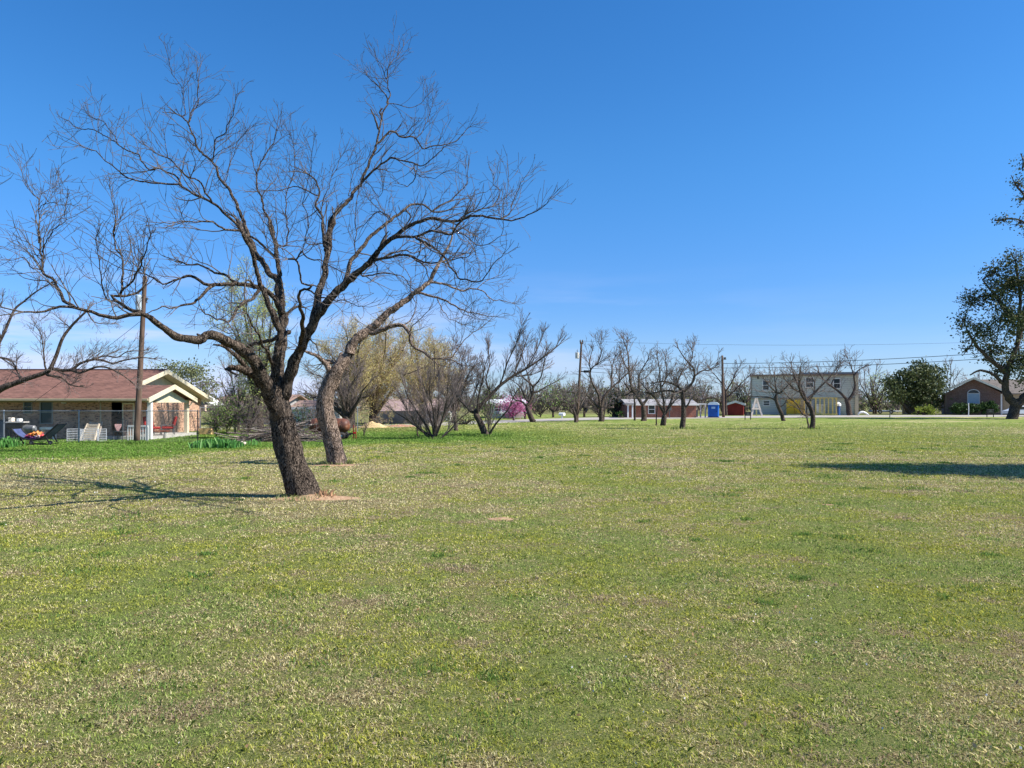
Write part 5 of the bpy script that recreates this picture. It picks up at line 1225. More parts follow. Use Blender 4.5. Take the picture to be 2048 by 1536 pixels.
def sign(px, pyb, pyt, pym, w, label, Y=None):
    Y = Y or YG(pyb); b = Vector(((px-CX)/F*Y, Y, 0)); root = thing('yard_sign', label, 'sign', b); hw = w*.5*Y/F
    z = lambda py: EYE-(py-HZ)/F*Y
    MB().box(-hw, hw, -.03, .03, z(pym), z(pyt)).build('sign_panel', BLACKM, root, bevel=.01)
    for s in (-1, 1): MB().box(s*hw*.93-.04, s*hw*.93+.04, .031, .09, 0, z(pyt)).build('leg', BLACKM, root)
    mb = MB()
    for k in range(3):
        zz_ = z(pym)+(z(pyt)-z(pym))*(.3+.22*k); mb.box(-hw*(.5-.12*k), hw*(.5-.12*k), -.036, -.031, zz_-.03, zz_+.03)
    mb.build('faded_line', DARKG, root)
sign(1496, 839.5, 823.5, 831.5, 12, 'small black sign on two legs at the edge of the lawn near the grey house')
sign(1981, 833.5, 818.5, 826, 14, 'small black sign on two legs beside the oak trunk at right', 92)
def blue_drum():
    Y = 106; b = Vector(((1676-CX)/F*Y, Y, 0)); root = thing('water_cooler', 'upright blue and white drum beside the yellow porch frame', 'drum', b); z = lambda py: EYE-(py-HZ)/F*Y
    MB().tube([(0, 0, .02), (0, 0, z(814)), (0, 0, z(812))], [.3, .3, .2], 12).build('barrel', pm('drum_blue', (.04, .09, .25), .4, .1), root)
    MB().tube([(0, 0, z(812)), (0, 0, z(808)), (0, 0, z(804))], [.42, .42, .12], 12).build('lid', WHT2, root)
blue_drum()
# ---------------------------------------------------------------- portable toilet
def toilet():
    Y = 90; px = 1427; b = Vector(((px-CX)/F*Y, Y, 0)); s = Y/F; root = thing('portable_toilet', 'blue portable toilet with a white domed roof beside the road', 'portable toilet', b, R(-17))
    w = 10.4*s; d = 9.6*s; h = 25.5*s
    BL = pm('toilet_blue', (.012, .14, .55), .35, .08, 1); 
    MB().box(-w, w, -d, d, .1, h).build('cabin', BL, root, bevel=.06)
    MB().box(-w-.06, w+.06, -d-.06, d+.06, 0, .1).build('skid', DARKG, root)
    dr = MB().box(-w*.72, w*.72, -d-.035, -d-.003, .16, h*.93).build('door', pm('toilet_blue_dark', (.015, .09, .36), .4, .1, 1), root, bevel=.02)
    MB().box(-w*.35, w*.35, -d-.05, -d-.037, h*.7, h*.86).build('notice', pm('notice', (.35, .5, .7), .5, .1), dr); MB().box(w*.5, w*.62, -d-.07, -d-.037, h*.45, h*.52).build('handle', BLACKM, dr)
    poly = [(-w-.05, h)]+[(-(w+.05)*math.cos(math.pi*i/10), h+6*s*math.sin(math.pi*i/10)) for i in range(0, 11)]
    MB().prism(poly[1:], 'y', -d-.05, d+.05).build('roof', pm('toilet_roof', (.78, .85, .92), .4, .06), root)
    MB().tube([(w*.6, d*.6, h), (w*.6, d*.6, h+5*s)], .05, 8).build('vent_pipe', WHT2, root)
toilet()
# ---------------------------------------------------------------- other houses
def simple_house(name, label, px0, px1, Y, eave_py, ridge_py, wallm, roofm, trimm, gable=None, depth=8, windows=(), doors=(), over=.4, kind='hip', cat='house', base=0, rz=0):
    x = lambda px: (px-CX)/F*Y; z = lambda py: EYE-(py-HZ)/F*Y
    o = Vector((x((px0+px1)/2), Y, 0)); root = thing(name, label, cat, o, R(rz)); X = lambda px: (x(px)-o.x)*math.cos(R(rz))
    x0, x1, ze = X(px0), X(px1), z(eave_py); zr = z(ridge_py)*1.0+0
    mb = MB(); ops = sorted([(X(a), X(b), z(d), z(c), 'w') for a, b, c, d in windows]+[(X(a), X(b), 0, z(c), 'd') for a, b, c in doors]); cur = x0
    for a, b, lo, hi, t in ops:
        mb.box(cur, a, 0, .2, 0, ze); mb.box(a, b, 0, .2, hi, ze)
        if lo > 0: mb.box(a, b, 0, .2, 0, lo)
        cur = b
    mb.box(cur, x1, 0, .2, 0, ze).box(x0, x1, depth-.2, depth, 0, ze).box(x0, x0+.2, .2, depth-.2, 0, ze).box(x1-.2, x1, .2, depth-.2, 0, ze)
    mb.build('wall', wallm, root)
    for a, b, lo, hi, t in ops:
        if t == 'w': window(root, a, b, lo, hi, .03, trimm, fr=.09)
        else: MB().box(a, b, .08, .13, 0, hi).build('door', pm('dull_door', (.2, .18, .16), .6, .1), root)
    e = over
    if kind == 'hip':
        k = (x1-x0)*.16
        mb = MB(); vs = [(x0-e, -e, ze), (x1+e, -e, ze), (x1+e, depth+e, ze), (x0-e, depth+e, ze), (x0+k, depth/2, zr), (x1-k, depth/2, zr)]
        mb.add(vs, [(0,1,5,4),(1,2,5),(2,3,4,5),(3,0,4),(0,3,2,1)]); mb.build('roof', roofm, root)
    elif kind == 'side':
        mb = MB(); mb.prism([(-e, ze), (depth/2, zr), (depth+e, ze), (depth+e, ze-.1), (depth/2, zr-.1), (-e, ze-.1)], 'x', x0-e, x1+e); mb.build('roof', roofm, root)
        MB().prism([(.1, ze-.02), (depth-.1, ze-.02), (depth/2, zr-.12)], 'x', x0+.05, x0+.2).prism([(.1, ze-.02), (depth-.1, ze-.02), (depth/2, zr-.12)], 'x', x1-.2, x1-.05).build('gable', wallm, root)
    elif kind == 'front':
        c = (x0+x1)/2; mb = MB(); mb.prism([(x0-e, ze-.1), (x0-e, ze+.05), (c, zr+.08), (x1+e, ze+.05), (x1+e, ze-.1), (c, zr-.1)], 'y', -e, depth+e); mb.build('roof', roofm, root)
        MB().prism([(x0+.02, ze-.02), (x1-.02, ze-.02), (c, zr-.12)], 'y', .02, .2).build('gable', wallm, root)
        for s, q in ((x0-e, 1), (x1+e, -1)):
            MB().add([(s, -e-.06, ze+.08), (c, -e-.06, zr+.11), (c, -e-.06, zr-.2), (s, -e-.06, ze-.24), (s, -e-.002, ze+.08), (c, -e-.002, zr+.11), (c, -e-.002, zr-.2), (s, -e-.002, ze-.24)], [(0,1,2,3),(7,6,5,4),(0,4,5,1),(1,5,6,2),(2,6,7,3),(3,7,4,0)]).build('barge_board', trimm, root)
    if kind != 'front': MB().box(x0-e, x1+e, -e-.05, -e, ze-.14, ze+.02).build('fascia', trimm, root)
    return root, X, z, o
REDB = brickmat('red_brick', (.36, .115, .06), (.25, .075, .045), (.13, .05, .04), (.34, .24, .19), .3, .1)
DKB = brickmat('dark_brick', (.19, .105, .08), (.12, .065, .05), (.26, .19, .16), (.22, .17, .15), .6, .18)
GSH = shinglemat('grey_shingle', (.28, .27, .27)); TSH = shinglemat('taupe_shingle', (.17, .145, .125)); BSH = shinglemat('faded_shingle', (.30, .20, .155)); WSD = pm('pale_siding', (.58, .56, .52), .7, .1)
r, X, z, o = simple_house('brick_house', 'red brick house with grey roof behind the middle row of bare trees', 1256, 1392, 90, 808.5, 798, REDB, GSH, WHITE, depth=7, windows=[(1297.5, 1309, 811, 826.5)], doors=[], kind='side', over=.3)
MB().box(X(1335), X(1350), .02, .08, z(808.5)-.3, z(808.5)).build('trim_board', WHITE, r) if 0 else None
for px in (1253, 1262): MB().box(X(px)-.08, X(px)+.08, -1.2, -1.04, .01, z(809)).build('porch_post', WHT2, r)
MB().box(X(1246), X(1268), -1.4, .1, z(809), z(806)).build('porch_roof', GSH, r)
MB().box(X(1268), X(1276), -.02, .0, .02, z(811)).build('white_shutter', WHT2, r) if 0 else None
def carport():
    Y = 91; root = thing('carport', 'white open carport between the red brick house and blue toilet', 'carport', ((1402-CX)/F*Y, Y, 0)); s = Y/F; z = lambda py: EYE-(py-HZ)/F*Y
    MB().box(-9*s, 9*s, -.5, 5, z(809), z(807)).build('roof', WHITE, root)
    for x in (-2, 7.5): MB().box(x*s-.07, x*s+.07, -.3, -.16, .01, z(809)).build('post', WHITE, root)
    MB().box(-3.5*s, 2*s, 2, 2.6, 0, .9).build('dark_box', DARKG, root)
carport()
r, X, z, o = simple_house('wooden_shed', 'low dark red shed with a shallow pale roof left of the grey house', 1455, 1487, 104, 808, 802.5, pm('barn_red', (.20, .022, .02), .7, .2, 1), pm('pale_tin', (.55, .55, .56), .4, .1), WHITE, depth=6, kind='front', over=.25, cat='shed', rz=-18)
r, X, z, o = simple_house('brick_house', 'dark brick house with a front gable and arched window at far right', 1890, 2003, 110, 787, 756, DKB, TSH, pm('cream_trim', (.66, .62, .5), .6, .06), depth=10, kind='front', over=.9, rz=-28)
# arched window
mb = MB(); cx, zz0, zz1, hw = X(1947), z(806), z(787), 9.3*110/F
fr = MB().box(cx-hw-.12, cx-hw, -.06, .02, zz0, zz1).box(cx+hw, cx+hw+.12, -.06, .02, zz0, zz1).box(cx-hw-.12, cx+hw+.12, -.08, .02, zz0-.14, zz0).box(cx-hw, cx+hw, -.06, .02, zz1-.06, zz1+.06)
for i in range(12):
    a0, a1 = math.pi*i/12, math.pi*(i+1)/12; h2 = 7*110/F
    fr.add([(cx+hw*math.cos(a0), -.06, zz1+h2*math.sin(a0)), (cx+hw*math.cos(a1), -.06, zz1+h2*math.sin(a1)), (cx+(hw+.13)*math.cos(a1), -.06, zz1+(h2+.13)*math.sin(a1)), (cx+(hw+.13)*math.cos(a0), -.06, zz1+(h2+.13)*math.sin(a0)),
            (cx+hw*math.cos(a0), .02, zz1+h2*math.sin(a0)), (cx+hw*math.cos(a1), .02, zz1+h2*math.sin(a1)), (cx+(hw+.13)*math.cos(a1), .02, zz1+(h2+.13)*math.sin(a1)), (cx+(hw+.13)*math.cos(a0), .02, zz1+(h2+.13)*math.sin(a0))],
           [(0,1,2,3),(7,6,5,4),(0,4,5,1),(1,5,6,2),(2,6,7,3),(3,7,4,0)])
w = fr.build('arched_window', pm('window_trim', (.5, .5, .5), .6, .05), r)
MB().box(cx-hw, cx+hw, -.03, -.004, zz0, zz1-.06).build('blind', pm('window_blind', (.32, .42, .50), .3, .06), w)
MB().prism([(cx+hw*math.cos(math.pi*i/12), zz1+.06+(7*110/F-.06)*math.sin(math.pi*i/12)) for i in range(13)], 'y', -.03, -.004).build('pane', GLASS, w)
MB().box(X(2003), X(2048), .6, .8, 0, z(789)).build('side_wall', pm('tan_wall', (.40, .31, .2), .8, .1), r)
MB().prism([(X(1985), z(786)), (X(2048), z(786)), (X(2100), z(758)), (X(1960), z(758))], 'y', 1.2, 1.4).build('side_roof', TSH, r) if 0 else MB().add([(X(1990), .2, z(787)), (X(2060), .2, z(787)), (X(2060), 6, z(758)), (X(1950), 6, z(757)), (X(1990), .2, z(787)-.15), (X(2060), .2, z(787)-.15), (X(2060), 6, z(758)-.15), (X(1950), 6, z(757)-.15)], [(0,1,2,3),(7,6,5,4),(0,4,5,1),(1,5,6,2),(2,6,7,3),(3,7,4,0)]).build('side_roof', TSH, r)
MB().box(X(2000)-.1, X(2000)+.1, -.1, .1, 0, z(788)).build('downpipe', WHITE, r); MB().box(X(1893)-.1, X(1893)+.1, -.1, -.01, 0, z(788)).build('downpipe', pm('brown_pipe', (.2, .14, .1)), r)
r, X, z, o = simple_house('brick_house', 'small brown roofed wing between the evergreen and gabled brick house', 1806, 1822, 116, 804, 802, pm('tan_wall2', (.36, .30, .23), .8, .1), GSH, WHITE, depth=5, kind='side', over=.1) if 0 else (None, None, None, None)
def slabwall(name, label, cat, px0, px1, py0, Y, m, th=.15):
    x = lambda px: (px-CX)/F*Y; root = MB().box(-(x(px1)-x(px0))/2, (x(px1)-x(px0))/2, 0, th, 0, EYE-(py0-HZ)/F*Y).build(name, m); root.location = (x((px0+px1)/2), Y, 0)
    return tag(root, label, cat)
slabwall('garden_wall', 'pale wall section showing left of the dense evergreen trunk', 'wall', 1805, 1819, 803, 114, pm('pale_wall', (.45, .40, .33), .8, .1))
# houses behind the left house
r, X, z, o = simple_house('grey_house', 'tan roofed house with a small gable behind the left house', 425, 560, 62, 809, 788, pm('grey_siding', (.34, .33, .32), .7, .1), BSH, WHITE, depth=9, kind='side', windows=[(448, 458, 812, 822), (500, 512, 812, 824)])
mb = MB(); mb.prism([(X(408), z(810)), (X(413), z(810)), (X(421), z(790)), (X(455), z(810)), (X(460), z(810)), (X(421), z(786.5))], 'y', -3.4, -1).build('roof_gable', WHITE, r)
MB().prism([(X(413), z(809)), (X(455), z(809)), (X(421), z(790.5))], 'y', -3.2, -3.0).build('gable', pm('grey_gable', (.24, .23, .26), .8, .1), r)
MB().box(X(400), X(418), -3.3, -.5, z(822), z(810)).build('pink_panel', pm('pale_pink', (.66, .5, .42), .7, .1), r)
simple_house('white_building', 'pale building glimpsed between the two nearest trunks', 583, 660, 58, 815, 800, pm('white_wall', (.72, .69, .6), .7, .08), BSH, WHITE, depth=6, kind='side', over=.2)
def privacy_fence():
    Y = 66; x = lambda px: (px-CX)/F*Y; root = thing('wooden_fence', 'weathered grey board fence behind the straw pile', 'fence', (x(800), Y, 0)); o = x(800)
    for i, px in enumerate(range(744, 880, 3)):
        h = EYE-(823-HZ)/F*Y+random.Random(i).uniform(-.03, .03)
        if i < 60: MB().box(x(px)-o, x(px+2.7)-o, 0, .03, 0, h).build('board', pm('fence_board', (.36, .30, .27), .9, .3, 1.3), root)
    MB().box(x(744)-o, x(880)-o, .035, .09, .3, .4).box(x(744)-o, x(880)-o, .035, .09, 1, 1.1).build('rail', pm('fence_board', (0, 0, 0)), root)
privacy_fence()
r, X, z, o = simple_house('tan_house', 'house with a faded brown roof behind the board fence', 770, 900, 76, 822, 797, WSD, shinglemat('mauve_shingle', (.30, .21, .19)), WHITE, depth=9, kind='side')
def gate():
    Y = 64; s = Y/F; root = thing('garden_arch', 'weathered arched gate beside the straw pile', 'gate', ((749-CX)/F*Y, Y, 0)); h = EYE-(834-HZ)/F*Y
    poly = [(-9*s, 0)]+[(-9*s*math.cos(math.pi*i/10), h+10*s*math.sin(math.pi*i/10)) for i in range(11)]+[(9*s, 0)]
    MB().prism(poly, 'y', 0, .06).build('gate_panel', pm('gate_wood', (.40, .34, .26), .9, .25, 1), root)
    for t in (-1, 1): MB().box(t*9.6*s-.07, t*9.6*s+.07, -.04, .1, 0, h+.1).build('post', pm('fence_board', (0, 0, 0)), root)
gate()
r, X, z, o = simple_house('white_house', 'pale house with a flat white roof behind the pink blossoming tree', 978, 1050, 88, 807, 798, WSD, pm('white_roof', (.66, .68, .68), .6, .06), WHITE, depth=8, kind='side', over=.3, windows=[(990, 1001, 812, 822)])
MB().box(X(998), X(1055), -3.2, -.2, z(826), z(823)).build('awning', WHT2, r)
for px in (1004, 1028, 1050): MB().box(X(px)-.07, X(px)+.07, -3.1, -2.96, .01, z(826)).build('awning_post', WHT2, r)
# ---------------------------------------------------------------- small things
def mailbox():
    Y = 86; b = Vector(((1124-CX)/F*Y, Y, 0)); root = thing('mailbox', 'white mailbox on a white post across the road', 'mailbox', b); s = Y/F
    z = lambda py: EYE-(py-HZ)/F*Y
    MB().box(-.09, .09, -.09, .09, 0, z(831)).build('post', WHT2, root)
    poly = [(-.28, z(831))]+[(-.28*math.cos(math.pi*i/8), z(828)+.16*math.sin(math.pi*i/8)) for i in range(9)]+[(.28, z(831))]
    bx = MB().prism(poly, 'y', -.3, .3); o_ = bx.build('box', WHT2, root); o_.rotation_euler = (0, 0, R(60))
mailbox()
def mound(name, label, px, py, rpx, hpx, m, cat, Y=None, seed=1, stuff=False):
    Y = Y or YG(py); b = Vector(((px-CX)/F*Y, Y, 0)); s = Y/F; vs, fs = [], []; n, K = 40, 12
    for j in range(K+1):
        for i in range(n):
            a = 2*math.pi*i/n; q = j/K; z = hpx*s*(math.cos(q*math.pi)*.5+.5)*(1+.5*mnoise.noise(Vector((q*math.cos(a)*3, q*math.sin(a)*3, seed))))
            z += mnoise.noise(Vector((q*math.cos(a)*9, q*math.sin(a)*9, seed)))*hpx*s*.22*(1-q)
            vs.append((q*rpx*s*math.cos(a), q*rpx*s*.6*math.sin(a), z-(.02 if j == K else 0)))
    for j in range(K):
        for i in range(n): fs.append((j*n+i, j*n+(i+1) % n, (j+1)*n+(i+1) % n, (j+1)*n+i))
    me = bpy.data.meshes.new(name); me.from_pydata(vs, [], fs); o_ = link_mesh(name, me, m, None, True); o_.location = b
    return tag(o_, label, cat, kind='stuff' if stuff else None)
STR = pm('straw', (.52, .38, .2), 1, .4, 14, bump=1)
mound('straw_pile', 'pile of dry straw in front of the arched gate', 748, 852, 36, 11, STR, 'straw pile', Y=55)
mound('straw_pile', 'flat spread of dry straw and brown leaves right of the straw pile', 800, 850, 46, 4, pm('leaf_litter', (.36, .2, .13), 1, .4, 9, bump=1), 'straw pile', Y=57, seed=4)
def brush_pile():
    Y0 = 36.0; b = Vector(((560-CX)/F*Y0, Y0, 0)); root = thing('brush_pile', 'long pile of cut grey branches behind the large leaning trunk', 'brush pile', b); rg = random.Random(8); s = Y0/F
    PALE = barkmat('dead_wood', (.12, .09, .07), (.50, .42, .36), .6, .4, .4)
    for k in range(90):
        x = rg.uniform(-80, 75)*s; y = rg.uniform(-.9, .9); hh = 34*s*math.exp(-(x/(60*s))**2)*rg.uniform(.1, 1)*math.exp(-y*y*.6)
        L_ = rg.uniform(.7, 2.6); d = Vector((rg.choice((-1, 1))*rg.uniform(.5, 1), rg.uniform(-.5, .5), rg.uniform(-.22, .22))).normalized()
        p = Vector((x, y, hh+.04))-d*L_*.5; pts = [p]
        for q in range(5): d = (d+rvec(rg)*.1).normalized(); p = p+d*L_/5; p.z = max(p.z, .03); pts.append(p)
        r0 = rg.uniform(.012, .05); MB().tube(pts, [r0*(1-.13*i) for i in range(6)], 6).build('branch', PALE if rg.random() < .7 else BARKF, root)
    W_ = Wood()
    for k in range(900):
        x = rg.gauss(0, 40)*s; y = rg.gauss(0, .5); p = Vector((x, y, abs(rg.gauss(0, 12))*s+.02)); d = rvec(rg); d.z *= .6; d.normalize(); L_ = rg.uniform(.2, .7)
        q = p+d*L_; q.z = max(q.z, .02); W_.chain([p, p.lerp(q, .5)+rvec(rg)*.05, q], [.007, .006, .004], 3)
    link_mesh('loose_twigs', W_.mesh('loose_twigs'), TWIGF, root)['kind'] = 'stuff'
    v = G(485, 889); sb = MB().ell((0, 0, .05), .16, .13, .09, 12, 8, .4).build('stone', pm('pale_stone', (.62, .52, .44), .9, .15, 5, bump=.3)); sb.location = v; tag(sb, 'pale rounded stone at the left foot of the branch pile', 'stone')
brush_pile()
def iris_clump():
    b = Vector(((433-CX)/F*30.8, 30.8, 0)); rg = np.random.default_rng(12); n = 520; s = 30.8/F
    x = rg.uniform(-46, 46, n)*s; y = rg.normal(size=n)*.28; h = (15+6*rg.random(n))*s*(1-.35*(x/(46*s))**2)*(.75+.4*rg.random(n)); az = rg.uniform(0, 2*math.pi, n); ln = rg.uniform(.1, .55, n); w = .017*(1+rg.random(n)*.5)
    d = np.stack([np.cos(az), np.sin(az)], 1); th = rg.uniform(0, math.pi, n); sd = np.stack([np.cos(th), np.sin(th), 0*th], 1)*w[:, None]
    B = np.stack([x, y, 0*x], 1); M = B+np.concatenate([d*(h*ln*.25)[:, None], (h*.55)[:, None]], 1); M2 = B+np.concatenate([d*(h*ln*.6)[:, None], (h*.88)[:, None]], 1); T = B+np.concatenate([d*(h*ln*1.1)[:, None], (h*(1-.35*ln))[:, None]], 1)
    V = np.stack([B-sd, B+sd, M+sd*1.15, M2+sd*.8, T, M2-sd*.8, M-sd*1.15], 1).reshape(-1, 3)
    me = card_mesh('iris_leaves', V, np.arange(n*7).reshape(n, 7), rg, 7)
    o_ = link_mesh('iris_clump', me, leafmat('iris_green', (.07, .22, .045), (.13, .33, .08), (.28, .48, .16), .3)); o_.location = b; tag(o_, 'low clump of broad green iris leaves on the lawn before the left house', 'plant')
    b = Vector(((505-CX)/F*32.5, 32.5, 0)); k = 60*7
    V2 = V[:k]*np.array([.5, 1, .8]); V2[:, 0] *= .5; o_ = link_mesh('iris_clump', card_mesh('iris_leaves', V2, np.arange(k).reshape(-1, 7), rg, 7), bpy.data.materials['iris_green']); o_.location = b; tag(o_, 'small tuft of green leaves beside the pale stone', 'plant')
    b = Vector(((12-CX)/F*31, 31, 0)); V2 = V[:1400].copy(); V2[:, 0] *= .42; V2[:, 2] *= 1.1; o_ = link_mesh('leafy_weed', card_mesh('leafy_weed', V2, np.arange(1400).reshape(-1, 7), rg, 7), bpy.data.materials['iris_green']); o_.location = b; tag(o_, 'dark leafy weed clump at the fence corner, far left', 'plant')
iris_clump()
def wheel(root, c, r, w, axis, spokes=0, rimm=None, hub=True):
    mb = MB(); n = 20; pts = []
    u = Vector((1, 0, 0)) if axis == 'y' else Vector((0, 1, 0)); ax = Vector((0, 1, 0)) if axis == 'y' else Vector((1, 0, 0))
    c = Vector(c)
    ring = [c+u*math.cos(2*math.pi*i/n)*(r-w/2)+Vector((0, 0, 1))*math.sin(2*math.pi*i/n)*(r-w/2) for i in range(n+1)]
    wh = mb.tube(ring, w/2, 8, cap=False).build('wheel', pm('tyre_rubber', (.025, .025, .026), .8, .2), root, True)
    MB().tube([c-ax*w*.35, c-ax*w*.1, c+ax*w*.35], [r*.55, r*.62, r*.55], 14).build('rim', rimm or GALV, wh)
    return wh
def tank_trailer():
    Y = YG(880)+.8; b = Vector(((657-CX)/F*Y, Y, 0)); s = Y/F; root = thing('tank_trailer', 'rusty horizontal tank on a two wheel trailer behind the pale leaning trunk', 'trailer', b)
    z = lambda py: EYE-(py-HZ)/F*Y; X = lambda px: (px-657)*s
    cz = z(851); r = 14.3*s; m, nt_, b_ = newmat('rusty_steel'); c = objco(nt_)
    cc = mixc(nt_, mrange(nt_, noisef(nt_, c, 2.2, 6, .7), .38, .62), (.20, .075, .04), (.085, .04, .03)); cc = mixc(nt_, mrange(nt_, noisef(nt_, c, 5, 5, .7), .55, .7), cc, (.34, .2, .13)); L(nt_, cc, b_.inputs['Base Color']); b_.inputs['Roughness'].default_value = .5
    n = 20; pts, rs = [], []
    for px, q in ((617, .05), (617.6, .35), (619, .6), (622, .82), (627, .96), (632, 1), (660, 1), (686, 1), (691, .95), (695, .82), (698, .58), (699.4, .3), (699.7, .05)): pts.append(Vector((X(px), 0, cz))); rs.append(r*q)
    tk = MB().tube(pts, rs, 28).build('tank', m, root, True)
    for px in (632, 686): MB().tube([(X(px)-.015, 0, cz), (X(px)+.015, 0, cz)], r+.012, 28).build('weld_band', m, tk)
    MB().tube([(X(658), 0, cz+r-.02), (X(658), 0, cz+r+.1)], .1, 10).build('filler_cap', m, tk)
    MB().box(X(625), X(700), -.3, -.22, z(871), z(868)).box(X(625), X(700), .22, .3, z(871), z(868)).box(X(698), X(712), -.05, .05, z(868), z(865.5)).build('frame', BLACKM, root)
    for px in (645, 687):
        for sg in (-1, 1): wheel(root, (X(px), sg*.42, 7.6*s), 7.6*s, .17, 'y', rimm=pm('rim_white', (.62, .66, .68), .5, .1))
    MB().box(X(706), X(708), -.04, .04, 0, z(850)).box(X(711), X(712.4), -.04, .04, .04, z(852)).build('jack_stand', pm('rust_red', (.25, .06, .03), .6, .2), root); MB().box(X(707), X(712), -.06, .06, z(867), z(863.5)).build('coupler', pm('red_paint', (.55, .03, .02), .5, .1), root)
tank_trailer()
def hammock_cart():
    Y = YG(890)+.3; b = Vector(((78-CX)/F*Y, Y, 0)); s = Y/F; root = thing('yard_recliner', 'curved blue and black sling lounger heaped with cloths outside the fence', 'lounger', b)
    q = lambda px, py, o=0: P(px, py, Y+o)-b
    prof = [(33, 857), (38, 864), (46, 871), (56, 876), (66, 878.5), (78, 879), (90, 876), (99, 870), (107, 863), (115, 856), (125, 847)]
    p3 = [q(x, y) for x, y in prof]
    for sg in (-.32, .32): MB().tube([p+Vector((0, sg, 0)) for p in p3], .035, 8).build('side_rail', BLACKM, root)
    mb = MB(); n = len(p3); vs = [(p.x, -.3, p.z-.015) for p in p3]+[(p.x, .3, p.z-.015) for p in p3]+[(p.x, -.3, p.z-.04) for p in p3]+[(p.x, .3, p.z-.04) for p in p3]
    fs = [(i, i+1, n+i+1, n+i) for i in range(n-1)]+[(2*n+i, 3*n+i, 3*n+i+1, 2*n+i+1) for i in range(n-1)]+[(i, 2*n+i, 2*n+i+1, i+1) for i in range(n-1)]
    mb.add(vs, fs).build('sling', pm('blue_fabric', (.06, .08, .17), .7, .3, 5), root)
    for a, c in (((44, 871), (58, 888)), ((99, 871), (106, 884)), ((58, 888), (110, 888))):
        for sg in (-.3, .3): MB().bar(q(*a)+Vector((0, sg, 0)), q(*c)+Vector((0, sg, 0)), .05).build('leg', BLACKM, root)
    for px in (73, 111): wheel(root, (q(px, 0).x, -.36, 4.6*s), 4.6*s, .045, 'y', rimm=DARKG)
    rg = random.Random(5)
    cols = [((62, 872), (.62, .08, .16)), ((68, 869), (.75, .28, .05)), ((76, 867), (.8, .35, .12)), ((80, 873), (.7, .66, .62)), ((86, 873), (.65, .1, .1)), ((72, 875), (.35, .12, .3))]
    for i, ((x, y), c) in enumerate(cols):
        v = q(x, y); o_ = MB().ell((0, 0, 0), .16, .18, .08, 12, 8, 1.3).build('folded_cloth', pm('cloth%d' % i, c, .9, .25, 8)); o_.location = v+b
        tag(o_, ['crimson', 'orange', 'bright orange', 'whitish', 'red', 'purple'][i]+' crumpled cloth lying in the sling lounger', 'cloth', 'cloths in the sling lounger')
hammock_cart()
def smoker():
    Y = 36.6; b = Vector(((42-CX)/F*Y, Y, 0)); s = Y/F; root = thing('barrel_smoker', 'black barrel smoker grill with a grey side firebox behind the fence', 'grill', b); q = lambda px, py, o=0: P(px, py, Y+o)-b
    SM = pm('smoker_black', (.018, .018, .02), .35, .3); a = q(17, 852); c = q(50, 850)
    MB().tube([a, a.lerp(c, .02), a.lerp(c, .98), c], [.1, 8.4*s, 8.4*s, .1], 20).build('barrel', SM, root)
    a = q(49, 856); c = q(71, 858); f = MB().tube([a, a.lerp(c, .03), a.lerp(c, .9), c], [.1, 7.2*s, 7.2*s, 5*s], 18).build('firebox', pm('ash_grey_steel', (.16, .165, .17), .4, .35, 4, metal=.3), root)
    MB().tube([c+Vector((.0, -.02, 0)), c+Vector((.03, -.02, 0))], 3.4*s, 14).build('firebox_door', GALV, f)
    for px in (22, 30, 47, 64):
        p = q(px, 860); MB().box(p.x-.025, p.x+.025, -.12, -.07, 0, p.z).build('leg', SM, root)
    MB().box(q(16, 0).x, q(56, 0).x, -.35, .1, q(0, 845).z, q(0, 843).z).build('shelf', pm('pale_shelf', (.55, .52, .48), .7, .15), root)
    for px, w, h, col, lab in ((23, 8, 8, (.74, .66, .55), 'cream square box standing on the smoker shelf, left of the other'), (39, 7, 6, (.72, .72, .7), 'small white box standing on the smoker shelf, right of the other')):
        p = P(px+4, 843-h/2, Y)+Vector((0, -.14, 0)); o_ = MB().box(-w*s/2, w*s/2, -.12, .12, -h*s/2, h*s/2).build('storage_box', pm('box_%d' % px, col, .7, .12), bevel=.02); o_.location = p; tag(o_, lab, 'box')
    p = P(78, 855, 37.2); z0 = p.z
    root = thing('white_bench', 'white bench top with stuff behind the sling lounger', 'bench', (P(98, 0, 37.3).x, 37.3, 0)); hw = 14*37.3/F
    MB().box(-hw, hw, -.2, .2, z0-.1, z0+.02).build('seat', WHITE, root)
    for t in (-1, 1): MB().box(t*hw*.8-.03, t*hw*.8+.03, -.12, .12, 0, z0-.1).build('leg', WHITE, root)
    Yb = 37.2; root = thing('outdoor_bin', 'dark blue grey bin behind the fence corner at far left', 'bin', (P(4, 0, Yb).x, Yb, 0))
    MB().add([(-.3, -.25, 0), (.3, -.25, 0), (.3, .25, 0), (-.3, .25, 0), (-.38, -.32, .95), (.38, -.32, .95), (.38, .32, .95), (-.38, .32, .95)], [(0,3,2,1),(4,5,6,7),(0,1,5,4),(1,2,6,5),(2,3,7,6),(3,0,4,7)]).build('bin_body', pm('bin_blue', (.05, .08, .12), .5, .2), root)
    MB().box(-.41, .41, -.36, .36, .952, 1.02).build('lid', pm('bin_lid', (.03, .05, .07), .5, .2), root, bevel=.02)
smoker()
